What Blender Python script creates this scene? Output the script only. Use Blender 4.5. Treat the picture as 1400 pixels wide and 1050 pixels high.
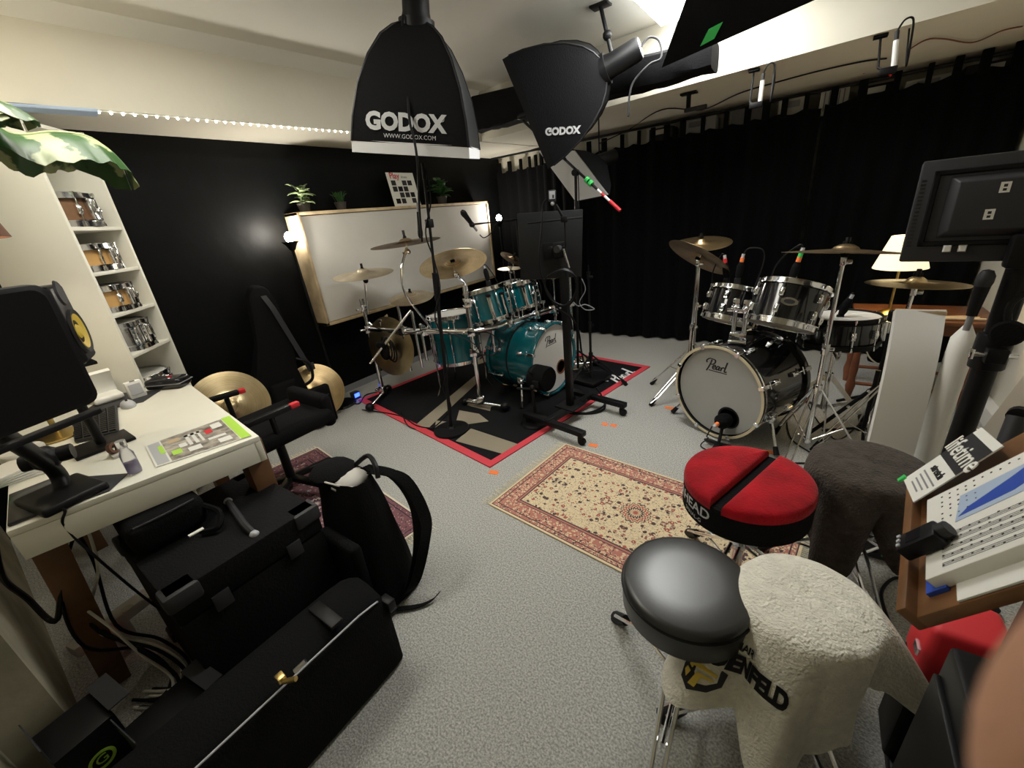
import bpy, bmesh, math, random
from mathutils import Vector as V, Matrix as MX, noise as MN
PI = math.pi
R = math.radians
rng = random.Random(7)
for o in list(bpy.data.objects): bpy.data.objects.remove(o)
SC = bpy.context.scene
COL = SC.collection

# ------------------------------------------------------------------ camera, world, exposure
F, TILT, ROLL, HC, YAW = 561.6, 0.3888, -0.1056, 1.42, R(36.8)
_f = V((0, math.cos(TILT), -math.sin(TILT))); _u = V((0, math.sin(TILT), math.cos(TILT))); _r = V((1, 0, 0))
_Z = MX.Rotation(YAW, 3, 'Z')
CR = _Z @ (_r*math.cos(ROLL)+_u*math.sin(ROLL)); CU = _Z @ (_u*math.cos(ROLL)-_r*math.sin(ROLL)); CF = _Z @ _f
CAM = V((0, 0, HC))
cd = bpy.data.cameras.new('camera'); cam = bpy.data.objects.new('camera', cd); COL.objects.link(cam)
cam.matrix_world = MX(((CR.x, CU.x, -CF.x, 0), (CR.y, CU.y, -CF.y, 0), (CR.z, CU.z, -CF.z, HC), (0, 0, 0, 1)))
cd.sensor_width = 36; cd.lens = F/1400*36; cd.clip_start = 0.005; cd.clip_end = 50
cd.dof.use_dof = True; cd.dof.focus_distance = 2.6; cd.dof.aperture_fstop = 9
SC.camera = cam
w = bpy.data.worlds.new('world'); SC.world = w; w.use_nodes = True
w.node_tree.nodes['Background'].inputs[0].default_value = (.9, .92, 1, 1)
w.node_tree.nodes['Background'].inputs[1].default_value = 0.3
SC.view_settings.view_transform = 'Standard'; SC.view_settings.look = 'None'
SC.view_settings.exposure = 0.68; SC.view_settings.gamma = 1
LAMP_PANEL = 15.0      # emission of the ceiling light panels

# measuring: a pixel of the 1400x1050 photograph -> a point on a plane of the room
def ray(x, y): return CF + CR*((x-700)/F) + CU*((525-y)/F)
def G(x, y, z=0): d = ray(x, y); return CAM + d*((z-HC)/d.z)
def PX(x, y, X): d = ray(x, y); return CAM + d*(X/d.x)
def PY(x, y, Y): d = ray(x, y); return CAM + d*(Y/d.y)
def at(x, y, p): d = ray(x, y); n = V((p[0], p[1], 0)); return CAM + d*(n.dot(n)/n.dot(d))

# ------------------------------------------------------------------ materials
MT = {}
def mk(name, col, rough=.5, metal=0, bump=0, bscale=80, var=0, vscale=6, col2=None, emit=0, coat=0, trans=0, alpha=1, spec=.5, sheen=0):
    m = bpy.data.materials.new(name); m.use_nodes = True; nt = m.node_tree; b = nt.nodes['Principled BSDF']
    c = tuple(col)+(1,)
    b.inputs['Base Color'].default_value = c; b.inputs['Roughness'].default_value = rough; b.inputs['Metallic'].default_value = metal
    b.inputs['Coat Weight'].default_value = coat; b.inputs['Transmission Weight'].default_value = trans; b.inputs['Alpha'].default_value = alpha
    b.inputs['Specular IOR Level'].default_value = spec; b.inputs['Sheen Weight'].default_value = sheen
    if emit: b.inputs['Emission Color'].default_value = c; b.inputs['Emission Strength'].default_value = emit
    tc = nt.nodes.new('ShaderNodeTexCoord')
    if var or col2:
        n = nt.nodes.new('ShaderNodeTexNoise'); n.inputs['Scale'].default_value = vscale; n.inputs['Detail'].default_value = 6
        nt.links.new(tc.outputs['Object'], n.inputs['Vector'])
        r = nt.nodes.new('ShaderNodeValToRGB'); e = r.color_ramp.elements
        e[0].position = .35; e[1].position = .65
        d = col2 or tuple(max(0, k*(1-var)) for k in col)
        e[0].color = tuple(d)+(1,); e[1].color = c
        nt.links.new(n.outputs['Fac'], r.inputs[0]); nt.links.new(r.outputs[0], b.inputs['Base Color'])
    if bump:
        n2 = nt.nodes.new('ShaderNodeTexNoise'); n2.inputs['Scale'].default_value = bscale; n2.inputs['Detail'].default_value = 4
        nt.links.new(tc.outputs['Object'], n2.inputs['Vector'])
        bp = nt.nodes.new('ShaderNodeBump'); bp.inputs['Strength'].default_value = bump; bp.inputs['Distance'].default_value = .01
        nt.links.new(n2.outputs['Fac'], bp.inputs['Height']); nt.links.new(bp.outputs[0], b.inputs['Normal'])
    MT[name] = m
    return m
mk('carpet', (.55, .545, .505), .95, bump=.6, bscale=190, col2=(.27, .27, .25), vscale=150, spec=.1)
mk('plaster', (.70, .665, .56), .85, bump=.12, bscale=25, var=.06, vscale=2)
mk('ceiling', (.80, .79, .73), .9, bump=.1, bscale=20, var=.05, vscale=1.5)
mk('rough_wall', (.42, .38, .27), .9, bump=.5, bscale=9, col2=(.25, .23, .16), vscale=4)
mk('black_wall', (.004, .0043, .0046), .5, bump=.25, bscale=9, var=.3, spec=.12)
mk('curtain', (.0035, .0037, .0042), .9, bump=.2, bscale=300, sheen=.015, spec=.06)
mk('black', (.006, .006, .0065), .45, spec=.22)
mk('black_soft', (.0055, .0055, .006), .85, bump=.4, bscale=160, spec=.1)
mk('black_gloss', (.012, .012, .014), .16)
mk('black_sheet', (.012, .013, .014), .45, bump=.12, bscale=30, spec=.3)
mk('grey_dark', (.032, .032, .035), .5, spec=.3)
mk('grey', (.25, .25, .26), .5)
mk('silver_grey', (.45, .46, .48), .4)
mk('chrome', (.82, .83, .85), .12, 1)
mk('steel', (.6, .6, .62), .3, 1, var=.2, vscale=20)
mk('teal', (.0, .115, .14), .22, coat=.8, var=.35, vscale=5)
mk('piano_black', (.006, .006, .007), .12, coat=.6)
mk('drum_head', (.72, .71, .67), .55, var=.05)
mk('head_grey', (.40, .40, .38), .6, var=.04)
mk('head_clear', (.45, .42, .36), .3)
mk('hoop_cream', (.66, .57, .38), .5)
mk('shell_wood', (.22, .11, .05), .6, var=.4, vscale=12)
mk('maple', (.62, .36, .13), .25, coat=.6, var=.25, vscale=8)
mk('wood_pale', (.70, .54, .33), .6, var=.3, vscale=9)
mk('wood_red', (.23, .075, .03), .45, var=.4, vscale=10)
mk('wood_table', (.17, .06, .02), .4, var=.35, vscale=12)
mk('wood_desk', (.22, .10, .035), .4, var=.35, vscale=14)
mk('leg_wood', (.16, .075, .03), .5, var=.3, vscale=12)
mk('canvas', (.74, .72, .67), .9, bump=.25, bscale=6, var=.06, vscale=3)
mk('white', (.80, .79, .74), .4)
mk('desk_white', (.86, .84, .73), .35, var=.03)
mk('shelf_white', (.78, .76, .66), .45, var=.03)
mk('paper', (.80, .79, .73), .7)
mk('red', (.62, .02, .03), .6)
mk('red_edge', (.62, .05, .07), .8, bump=.4, bscale=200)
mk('red_velvet', (.42, .004, .012), .85, bump=.3, bscale=120, var=.4, vscale=9, sheen=.10, spec=.15)
mk('rug_black', (.011, .011, .012), .95, bump=.5, bscale=220, spec=.1)
mk('rug_beige', (.30, .26, .19), .95, bump=.5, bscale=220, spec=.1)
mk('vinyl', (.013, .014, .014), .38, bump=.015, bscale=120, spec=.9)
mk('towel_cream', (.88, .85, .73), .95, bump=.9, bscale=140, var=.12, vscale=40, sheen=.3, spec=.1)
mk('towel_dark', (.080, .066, .055), .95, bump=.9, bscale=130, var=.35, vscale=30, sheen=.08, spec=.1)
mk('orange', (.95, .22, .05), .6)
mk('green', (.05, .62, .13), .5)
mk('lime', (.45, .75, .08), .5)
mk('blue', (.02, .07, .42), .5)
mk('pale_blue', (.40, .50, .66), .6)
mk('yellow', (.80, .58, .08), .5)
mk('ink', (.008, .008, .009), .6)
mk('logo_white', (.8, .8, .8), .6)
mk('fringe', (.72, .66, .50), .95)
mk('diffuser', (.62, .62, .62), .8)
mk('leaf', (.035, .12, .025), .4, col2=(.015, .06, .012), vscale=14)
mk('leaf_cream', (.55, .60, .34), .45)
mk('leaf_pale', (.16, .26, .10), .5, col2=(.40, .46, .26), vscale=30)
mk('pot', (.05, .045, .04), .6)
mk('terracotta', (.35, .14, .08), .7)
mk('lamp_brown', (.10, .04, .02), .6)
mk('brass', (.55, .40, .15), .3, 1)
mk('shade_cream', (.9, .76, .46), .8, emit=.75)
mk('bulb', (1, .95, .86), .5, emit=60)
mk('led', (1, 1, .86), .5, emit=14)
mk('panel_light', (1, 1, .97), .5, emit=LAMP_PANEL)
mk('panel_fill', (1, .97, .88), .5, emit=LAMP_PANEL*.5)
mk('blue_led', (.02, .05, 1), .5, emit=6)
mk('red_led', (1, .05, .02), .5, emit=2.5)
mk('glass', (.9, .9, .93), .08, trans=.85)
mk('screen', (.004, .004, .005), .4, spec=.2)
mk('skin', (.52, .27, .17), .55, bump=.15, bscale=200)
mk('cable_white', (.7, .68, .6), .5)
mk('carton', (.52, .50, .46), .7)
mk('felt', (.15, .02, .02), .9)
mk('purple', (.2, .14, .4), .3, trans=.4)

def cym_mat(name, c1, c2, rough):
    # bronze with lathe rings round the bell
    m = mk(name, c1, rough, 1); nt = m.node_tree; b = nt.nodes['Principled BSDF']
    tc = nt.nodes.new('ShaderNodeTexCoord'); ln = nt.nodes.new('ShaderNodeVectorMath'); ln.operation = 'LENGTH'
    nt.links.new(tc.outputs['Object'], ln.inputs[0])
    n = nt.nodes.new('ShaderNodeTexNoise'); n.noise_dimensions = '1D'; n.inputs['Scale'].default_value = 260; nt.links.new(ln.outputs['Value'], n.inputs['W'])
    n2 = nt.nodes.new('ShaderNodeTexNoise'); n2.inputs['Scale'].default_value = 9; nt.links.new(tc.outputs['Object'], n2.inputs['Vector'])
    ad = nt.nodes.new('ShaderNodeMath'); nt.links.new(n.outputs['Fac'], ad.inputs[0]); nt.links.new(n2.outputs['Fac'], ad.inputs[1])
    r = nt.nodes.new('ShaderNodeValToRGB'); e = r.color_ramp.elements; e[0].position = .35; e[1].position = .65
    hf = nt.nodes.new('ShaderNodeMath'); hf.operation = 'MULTIPLY'; hf.inputs[1].default_value = .5; nt.links.new(ad.outputs[0], hf.inputs[0])
    e[0].color = tuple(c2)+(1,); e[1].color = tuple(c1)+(1,)
    nt.links.new(hf.outputs[0], r.inputs[0]); nt.links.new(r.outputs[0], b.inputs['Base Color'])
    bp = nt.nodes.new('ShaderNodeBump'); bp.inputs['Strength'].default_value = .15; bp.inputs['Distance'].default_value = .004
    nt.links.new(n.outputs['Fac'], bp.inputs['Height']); nt.links.new(bp.outputs[0], b.inputs['Normal'])
cym_mat('bronze', (.72, .54, .29), (.42, .29, .14), .32)
cym_mat('bronze_dark', (.40, .29, .17), (.17, .12, .07), .38)
cym_mat('bronze_bright', (.80, .66, .42), (.55, .42, .22), .28)
cym_mat('bronze_pale', (.78, .70, .55), (.55, .46, .33), .35)

def rug_mat(name, hw, hl, field, border, dark, accent, edge=None):
    # woven rug: banded border by distance to the edge, medallion and scattered flowers in the field
    m = mk(name, field, .95, bump=.4, bscale=260, spec=.1); nt = m.node_tree; b = nt.nodes['Principled BSDF']; N = nt.nodes; L = nt.links
    def math_(op, a, c=None):
        n = N.new('ShaderNodeMath'); n.operation = op
        for i, q in enumerate((a, c)):
            if q is None: continue
            if isinstance(q, (int, float)): n.inputs[i].default_value = q
            else: L.new(q, n.inputs[i])
        return n.outputs[0]
    def mix(fac, a, c):
        n = N.new('ShaderNodeMix'); n.data_type = 'RGBA'
        L.new(fac, n.inputs[0])
        for i, q in ((6, a), (7, c)):
            if isinstance(q, tuple): n.inputs[i].default_value = q+(1,)
            else: L.new(q, n.inputs[i])
        return n.outputs[2]
    tc = N.new('ShaderNodeTexCoord'); sp = N.new('ShaderNodeSeparateXYZ'); L.new(tc.outputs['Object'], sp.inputs[0])
    ax = math_('ABSOLUTE', sp.outputs[0]); ay = math_('ABSOLUTE', sp.outputs[1])
    dx = math_('SUBTRACT', hl, ax); dy = math_('SUBTRACT', hw, ay); d = math_('MINIMUM', dx, dy)
    # mirrored coordinates so the motifs repeat in the four quarters
    cv = N.new('ShaderNodeCombineXYZ'); L.new(ax, cv.inputs[0]); L.new(ay, cv.inputs[1])
    def vor(scale, feature='F1'):
        v = N.new('ShaderNodeTexVoronoi'); v.inputs['Scale'].default_value = scale; v.feature = feature; L.new(cv.outputs[0], v.inputs['Vector']); return v
    v1 = vor(34); v2 = vor(75); wv = N.new('ShaderNodeTexNoise'); wv.inputs['Scale'].default_value = 55; L.new(cv.outputs[0], wv.inputs['Vector'])
    fl = math_('LESS_THAN', v1.outputs['Distance'], .36); core = math_('LESS_THAN', v1.outputs['Distance'], .13)
    sepc = N.new('ShaderNodeSeparateColor'); L.new(v1.outputs['Color'], sepc.inputs[0])
    pick = math_('GREATER_THAN', sepc.outputs[0], .55)
    brk = math_('GREATER_THAN', wv.outputs['Fac'], .44)
    fl = math_('MULTIPLY', fl, brk)
    fcol = mix(pick, dark, accent)
    fieldc = mix(fl, field, fcol); fieldc = mix(math_('MULTIPLY', core, pick), fieldc, field)
    vine = math_('LESS_THAN', math_('ABSOLUTE', math_('SUBTRACT', wv.outputs['Fac'], .5)), .012); fieldc = mix(vine, fieldc, dark)
    # medallion
    r2 = N.new('ShaderNodeVectorMath'); r2.operation = 'LENGTH'; L.new(cv.outputs[0], r2.inputs[0]); rad = r2.outputs['Value']
    ang = math_('ARCTAN2', ay, ax); pet = math_('MULTIPLY', math_('COSINE', math_('MULTIPLY', ang, 16)), .006)
    rr = math_('ADD', rad, pet)
    for rad_, c in ((.070, dark), (.064, field), (.058, accent), (.046, field), (.040, dark), (.026, field), (.016, accent)):
        fieldc = mix(math_('LESS_THAN', rr, rad_), fieldc, c)
    ring = math_('LESS_THAN', math_('ABSOLUTE', math_('SUBTRACT', rr, .155)), math_('MULTIPLY', math_('ADD', math_('COSINE', math_('MULTIPLY', ang, 8)), .1), .042))
    fieldc = mix(math_('MULTIPLY', ring, math_('LESS_THAN', v2.outputs['Distance'], .42)), fieldc, mix(math_('GREATER_THAN', v2.outputs['Distance'], .27), accent, dark))
    bord = mix(math_('LESS_THAN', v2.outputs['Distance'], .46), border, mix(brk, dark, mix(math_('LESS_THAN', v2.outputs['Distance'], .22), field, accent)))
    c = fieldc
    for a_, q in ((.125, dark), (.117, border), (.108, dark), (.103, bord), (.040, dark), (.034, bord), (.016, dark), (.011, edge or field)):
        c = mix(math_('LESS_THAN', d, a_), c, q)
    L.new(c, b.inputs['Base Color'])
rug_mat('rug_persian', .365, .66, (.70, .57, .37), (.46, .19, .15), (.10, .065, .065), (.42, .12, .09))
rug_mat('rug_persian_small', .30, .67, (.24, .11, .12), (.20, .09, .10), (.05, .035, .05), (.55, .47, .42), (.70, .62, .48))

# ------------------------------------------------------------------ mesh building
def frame(o, zdir, xhint=(1, 0, 0)):
    z = V(zdir).normalized(); x = V(xhint); x = x-z*x.dot(z)
    if x.length < 1e-4: x = V((0, 1, 0)); x = x-z*x.dot(z)
    x.normalize(); y = z.cross(x); o = V(o)
    return MX(((x.x, y.x, z.x, o.x), (x.y, y.y, z.y, o.y), (x.z, y.z, z.z, o.z), (0, 0, 0, 1)))
def T(x, y, z, rz=0): return MX.Translation((x, y, z)) @ MX.Rotation(rz, 4, 'Z')
class MB:
    def __init__(s): s.v = []; s.f = []
    def add(s, vs, fs, M=None):
        k = len(s.v)
        for p in vs: p = V(p); s.v.append(M @ p if M else p)
        for q in fs: s.f.append([i+k for i in q])
        return s
    def box(s, c, d, M=None):
        x, y, z = [k/2 for k in d]
        vs = [V(c)+V((a*x, b*y, e*z)) for a in (-1, 1) for b in (-1, 1) for e in (-1, 1)]
        return s.add(vs, [(0, 1, 3, 2), (4, 6, 7, 5), (0, 4, 5, 1), (2, 3, 7, 6), (0, 2, 6, 4), (1, 5, 7, 3)], M)
    def hull8(s, b, t):     # bottom quad, top quad
        return s.add(list(b)+list(t), [(3, 2, 1, 0), (4, 5, 6, 7), (0, 1, 5, 4), (1, 2, 6, 5), (2, 3, 7, 6), (3, 0, 4, 7)])
    def bar(s, a, b, w, h, up=(0, 0, 1)):
        a = V(a); b = V(b); M = frame(a, b-a, V(up).cross(b-a) if V(up).cross(b-a).length > 1e-5 else (1, 0, 0))
        return s.box((0, 0, (b-a).length/2), (w, h, (b-a).length), M)
    def cyl(s, a, b, r, n=10, r1=None):
        a = V(a); b = V(b); r1 = r if r1 is None else r1
        return s.lathe([(0, 0), (r, 0), (r1, (b-a).length), (0, (b-a).length)], n, frame(a, b-a))
    def lathe(s, prof, n=24, M=None):
        vs = []; fs = []; idx = []
        for r, z in prof:
            if r < 1e-6: idx.append([len(vs)]*n); vs.append(V((0, 0, z)))
            else:
                idx.append(list(range(len(vs), len(vs)+n)))
                vs += [V((r*math.cos(2*PI*i/n), r*math.sin(2*PI*i/n), z)) for i in range(n)]
        for a, b in zip(idx, idx[1:]):
            for i in range(n):
                j = (i+1) % n; q = []
                for k in (a[i], a[j], b[j], b[i]):
                    if k not in q: q.append(k)
                if len(q) > 2: fs.append(q)
        return s.add(vs, fs, M)
    def ball(s, c, r, n=10, M=None, sc=(1, 1, 1)):
        m = max(4, n//2); K = MX.Translation(c) @ MX.Diagonal((sc[0], sc[1], sc[2], 1))
        return s.lathe([(r*math.sin(PI*i/m), -r*math.cos(PI*i/m)) for i in range(m+1)], n, (M @ K) if M else K)
    def tube(s, pts, r, n=6, closed=False):
        pts = [V(p) for p in pts]; rs = r if isinstance(r, (list, tuple)) else [r]*len(pts)
        k0 = len(s.v); up = None; N = len(pts)
        for i, p in enumerate(pts):
            if closed: t = pts[(i+1) % N]-pts[i-1]
            else: t = pts[min(i+1, N-1)]-pts[max(i-1, 0)]
            t.normalize()
            if up is None: up = t.orthogonal().normalized()
            up = up-t*up.dot(t)
            if up.length < 1e-5: up = t.orthogonal()
            up.normalize(); q = t.cross(up)
            for j in range(n):
                a = 2*PI*j/n; s.v.append(p+(up*math.cos(a)+q*math.sin(a))*rs[i])
        for i in range(N if closed else N-1):
            a = k0+i*n; b = k0+((i+1) % N)*n
            for j in range(n): s.f.append([a+j, a+(j+1) % n, b+(j+1) % n, b+j])
        if not closed:
            s.f.append([k0+j for j in range(n)][::-1]); s.f.append([k0+(N-1)*n+j for j in range(n)])
        return s
    def prism(s, poly, z0, z1, M=None):
        n = len(poly); vs = [V((x, y, z0)) for x, y in poly]+[V((x, y, z1)) for x, y in poly]
        fs = [list(range(n))[::-1], list(range(n, 2*n))]+[(i, (i+1) % n, n+(i+1) % n, n+i) for i in range(n)]
        return s.add(vs, fs, M)
    def sheet(s, rows, thick=0, M=None):        # grid of points -> surface (closed slab when thick)
        h = len(rows); wd = len(rows[0]); P = [[V(p) for p in r] for r in rows]
        vs = [p for r in P for p in r]; fs = [(i*wd+j, i*wd+j+1, (i+1)*wd+j+1, (i+1)*wd+j) for i in range(h-1) for j in range(wd-1)]
        if thick:
            nr = []
            for i in range(h):
                for j in range(wd):
                    a = P[min(i+1, h-1)][j]-P[max(i-1, 0)][j]; b = P[i][min(j+1, wd-1)]-P[i][max(j-1, 0)]
                    c = b.cross(a); nr.append(c.normalized() if c.length > 1e-9 else V((0, 0, 1)))
            K = h*wd; vs = vs+[p+q*thick for p, q in zip(vs, nr)]
            fs = fs+[tuple(K+k for k in q[::-1]) for q in fs]
            rim = [(0, j) for j in range(wd)]+[(i, wd-1) for i in range(1, h)]+[(h-1, j) for j in range(wd-2, -1, -1)]+[(i, 0) for i in range(h-2, 0, -1)]
            ids = [i*wd+j for i, j in rim]
            fs += [(a, b, b+K, a+K) for a, b in zip(ids, ids[1:]+ids[:1])]
        return s.add(vs, fs, M)
    def mesh(s, name, bevel=0, seg=2, angle=38):
        me = bpy.data.meshes.new(name); me.from_pydata([tuple(p) for p in s.v], [], s.f)
        bm = bmesh.new(); bm.from_mesh(me)
        bmesh.ops.recalc_face_normals(bm, faces=bm.faces)
        if bevel:
            es = [e for e in bm.edges if len(e.link_faces) == 2 and e.calc_face_angle(0) > R(30)]
            bmesh.ops.bevel(bm, geom=es, offset=bevel, segments=seg, affect='EDGES', profile=.5, clamp_overlap=True)
        bm.to_mesh(me); bm.free()
        me.polygons.foreach_set('use_smooth', [True]*len(me.polygons)); me.set_sharp_from_angle(angle=R(angle))
        return me
ROOTM = {}
def spline(pts, n=8):
    pts = [V(p) for p in pts]; out = []
    for i in range(len(pts)-1):
        p0 = pts[max(i-1, 0)]; p1 = pts[i]; p2 = pts[i+1]; p3 = pts[min(i+2, len(pts)-1)]
        for k in range(n):
            t = k/n; out.append(.5*((2*p1)+(p2-p0)*t+(2*p0-5*p1+4*p2-p3)*t*t+(3*p1-p0-3*p2+p3)*t**3))
    out.append(pts[-1]); return out
def tag(o, label, cat, group=None):
    o['label'] = label; o['category'] = cat
    if group: o['group'] = group
    return o
def thing(name, label, cat, loc=(0, 0, 0), rz=0, group=None, M=None):
    o = bpy.data.objects.new(name, None); COL.objects.link(o); o.empty_display_size = .05
    o.matrix_world = M if M else T(loc[0], loc[1], loc[2], rz)
    ROOTM[o.name] = (M.copy() if M else T(loc[0], loc[1], loc[2], rz))
    return tag(o, label, cat, group)
def part(name, mb, mat, parent=None, local=False, bevel=0, seg=2, angle=38, kind=None, label=None):
    if parent is not None and not local:
        inv = ROOTM[parent.name].inverted(); mb.v = [inv @ p for p in mb.v]
    me = mb if isinstance(mb, bpy.types.Mesh) else mb.mesh(name, bevel, seg, angle)
    return inst(name, me, mat, parent, None, kind, label)
def inst(name, me, mat, parent=None, M=None, kind=None, label=None):
    if mat and not me.materials: me.materials.append(MT[mat])
    o = bpy.data.objects.new(name, me); COL.objects.link(o)
    if parent is not None: o.parent = parent; ROOTM[o.name] = ROOTM[parent.name]
    if M is not None: o.matrix_local = M; ROOTM[o.name] = ROOTM[o.name] @ M if o.name in ROOTM else M
    if o.name not in ROOTM: ROOTM[o.name] = MX.Identity(4)
    if kind: o['kind'] = kind
    if label: o['label'] = label
    return o
def single(name, mb, mat, label, cat, group=None, bevel=0, seg=2, angle=38, org=None):
    # a thing that is one mesh, its origin at org (default: middle of its base)
    if org is None:
        xs = [p.x for p in mb.v]; ys = [p.y for p in mb.v]; org = ((min(xs)+max(xs))/2, (min(ys)+max(ys))/2, min(p.z for p in mb.v))
    M = org if isinstance(org, MX) else MX.Translation(org)
    inv = M.inverted(); mb.v = [inv @ p for p in mb.v]
    o = inst(name, mb.mesh(name, bevel, seg, angle), mat); o.matrix_world = M; ROOTM[o.name] = M
    return tag(o, label, cat, group)
def struct(name, mb, mat, parent=None, bevel=0):
    o = part(name, mb, mat, parent, bevel=bevel)
    if parent is None: o['kind'] = 'structure'
    return o
def cable(label, pts, r=.004, mat='black', name='cable', group=None, n=7, cat='cable'):
    return single(name, MB().tube(spline(pts, n), r, 6), mat, label, cat, group)
def text(s, size, mat, M, parent=None, name='lettering', bold=0, shear=0, ext=.0008, warp=None, sx=1, align='CENTER', space=1):
    cu = bpy.data.curves.new('font', 'FONT'); cu.body = s; cu.size = size; cu.extrude = ext; cu.offset = bold; cu.shear = shear
    cu.align_x = align; cu.align_y = 'CENTER'; cu.resolution_u = 3; cu.space_character = space
    o = bpy.data.objects.new('font', cu); COL.objects.link(o); bpy.context.view_layer.update()
    me = bpy.data.meshes.new_from_object(o.evaluated_get(bpy.context.evaluated_depsgraph_get()))
    bpy.data.objects.remove(o); me.name = name; me.materials.clear()
    for v in me.vertices:
        p = V((v.co.x*sx, v.co.y, v.co.z)); v.co = warp(p) if warp else M @ p
    if parent is not None and not (warp and M == 'local'):
        me.transform(ROOTM[parent.name].inverted()) if M != 'local' else None
    return inst(name, me, mat, parent)
def ribbon(mb, pts, wd, M, h=.001, n=6):
    P = spline([(x, y, 0) for x, y in pts], n); a = []; b = []
    for i, p in enumerate(P):
        t = (P[min(i+1, len(P)-1)]-P[max(i-1, 0)]).normalized(); q = V((-t.y, t.x, 0))
        wv = wd*(.55+.45*abs(t.y)); a.append(p+q*wv/2); b.append(p-q*wv/2)
    return mb.sheet([a, b], h, M)
def pearl(M, W, mat, parent, name='script_logo'):
    # script lettering "Pearl" with a swash P and an underline; W = width
    mb = MB(); s = W/4.6
    K = M @ MX.Scale(s, 4) @ MX.Translation((-2.3, -.6, 0)) @ MX(((1, .22, 0, 0), (0, 1, 0, 0), (0, 0, 1, 0), (0, 0, 0, 1)))
    st = [[(.35, -.55), (.55, .1), (.75, 1.0), (.8, 1.75)], [(.05, 1.0), (-.15, 1.4), (.25, 1.85), (.8, 1.9), (1.45, 1.75), (1.5, 1.2), (1.05, .85), (.7, .95)],
          [(1.35, .38), (1.75, .5), (1.72, .82), (1.45, .75), (1.35, .35), (1.6, .05), (1.95, .2)],
          [(2.6, .7), (2.3, .8), (2.05, .45), (2.2, .08), (2.5, .3), (2.62, .75), (2.6, .2), (2.8, .05)],
          [(2.95, .75), (3.0, .4), (3.0, .02)], [(3.0, .45), (3.25, .8), (3.5, .7)], [(3.75, 1.9), (3.7, 1.0), (3.68, .2), (3.9, .02), (4.1, .2)],
          [(.75, -.32), (2.2, -.3), (4.3, -.25)]]
    for p in st: ribbon(mb, p, .3, K, .0012/s, 5)
    return part(name, mb, mat, parent)
# ------------------------------------------------------------------ the room
XL, XR, YF, YB, ZC, ZS = -3.5, 1.03, -.32, 4.9, 2.5, 2.1
struct('floor', MB().box(((XL+XR)/2, (YF+YB)/2, -.05), (XR-XL+.4, YB-YF+.4, .1)), 'carpet')
struct('ceiling', MB().box(((XL+XR)/2, (YF+YB)/2, ZC+.05), (XR-XL+.4, YB-YF+.4, .1)), 'ceiling')
struct('wall_left', MB().box((XL-.05, (YF+YB)/2, ZC/2), (.1, YB-YF, ZC)), 'black_wall')
struct('wall_back', MB().box(((XL+XR)/2, YB+.05, ZC/2), (XR-XL, .1, ZC)), 'plaster')
struct('wall_right', MB().box((XR+.05, (YF+YB)/2, ZC/2), (.1, YB-YF, ZC)), 'plaster')
struct('wall_front', MB().box(((XL+XR)/2, YF-.05, ZC/2), (XR-XL, .1, ZC)), 'rough_wall')
struct('trim_4', MB().box((-2.56, (YF-.20)/2, 1.05), (1.88, -.20-YF, 2.1)), 'rough_wall')      # plastered pier behind the desk
def xs_(y): return -3.0+(y-.9)*.0778
def yb_(x): return 3.65-.112*(x+2.8)
struct('trim_1', MB().prism([(XL, YF), (xs_(YF), YF), (xs_(YB), YB), (XL, YB)], ZS, ZC), 'plaster')          # boxed beam on the dark wall
struct('trim_2', MB().prism([(xs_(3.7)+.001, yb_(xs_(3.7))), (XR, yb_(XR)), (XR, YB), (xs_(YB), YB)], ZS+.004, ZC), 'plaster')   # boxed beam over the curtain
mb = MB()                                                                                                  # coving under the ceiling
mb.sheet([[V((xs_(y), y, 2.43)), V((xs_(y)+.02, y, 2.45)), V((xs_(y)+.055, y, 2.485)), V((xs_(y)+.06, y, 2.5)), V((xs_(y), y, 2.5))] for y in (YF, 1, 2, 3, 3.62)], 0)
struct('trim_3', mb, 'ceiling')
struct('baseboard_right', MB().box((XR-.03, 3.3, .05), (.06, 3.0, .10)), 'white', bevel=.004)
mb = MB().box((XL+.006, 2.2, .03), (.012, 4.2, .06)); struct('baseboard_left', mb, 'grey')

# lights of the room: a long ceiling panel, plus an unseen one added by the desk
def ceiling_panel(label, x0, x1, y0, y1, mat='panel_light'):
    t = thing('ceiling_light', label, 'ceiling light', ((x0+x1)/2, (y0+y1)/2, 2.44))
    mb = MB().box(((x0+x1)/2, (y0+y1)/2, 2.482), (x1-x0, y1-y0, .036)); part('housing', mb, 'white', t, bevel=.004)
    part('light_panel', MB().box(((x0+x1)/2, (y0+y1)/2, 2.455), (x1-x0-.03, y1-y0-.03, .02)), mat, t)
ceiling_panel('bright white light panel on the ceiling beside the black board', -1.02, -.5, 1.9, 3.36)
ceiling_panel('unseen light panel added on the ceiling to brighten the desk side', -2.3, -1.75, .1, 1.25, 'panel_fill')  # out-of-view panel, added to brighten the desk and beam
# row of small diodes along the lower edge of the beam
t = thing('diode_strip', 'row of tiny white diodes along the lower edge of the beam', 'light strip', (xs_(2.7), 2.7, ZS))
mb = MB(); y = .85
while y < 3.6: mb.ball((xs_(y)-.010, y, ZS-.009), .0065, 6); y += .047
part('diodes', mb, 'led', t, kind='stuff'); part('strip', MB().bar((xs_(.8)-.010, .8, ZS-.0025), (xs_(3.6)-.010, 3.6, ZS-.0025), .012, .003), 'white', t)
mb = MB().bar((xs_(.35)-.07, .35, ZS-.008), (xs_(.85)-.03, .85, ZS-.008), .10, .014)
single('blue_reflection', mb, 'pale_blue', 'pale blue strip imitating reflected light under the beam by the shelf', 'strip', bevel=.002)  # bluish light reflection on the beam, put in as a coloured strip

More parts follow.
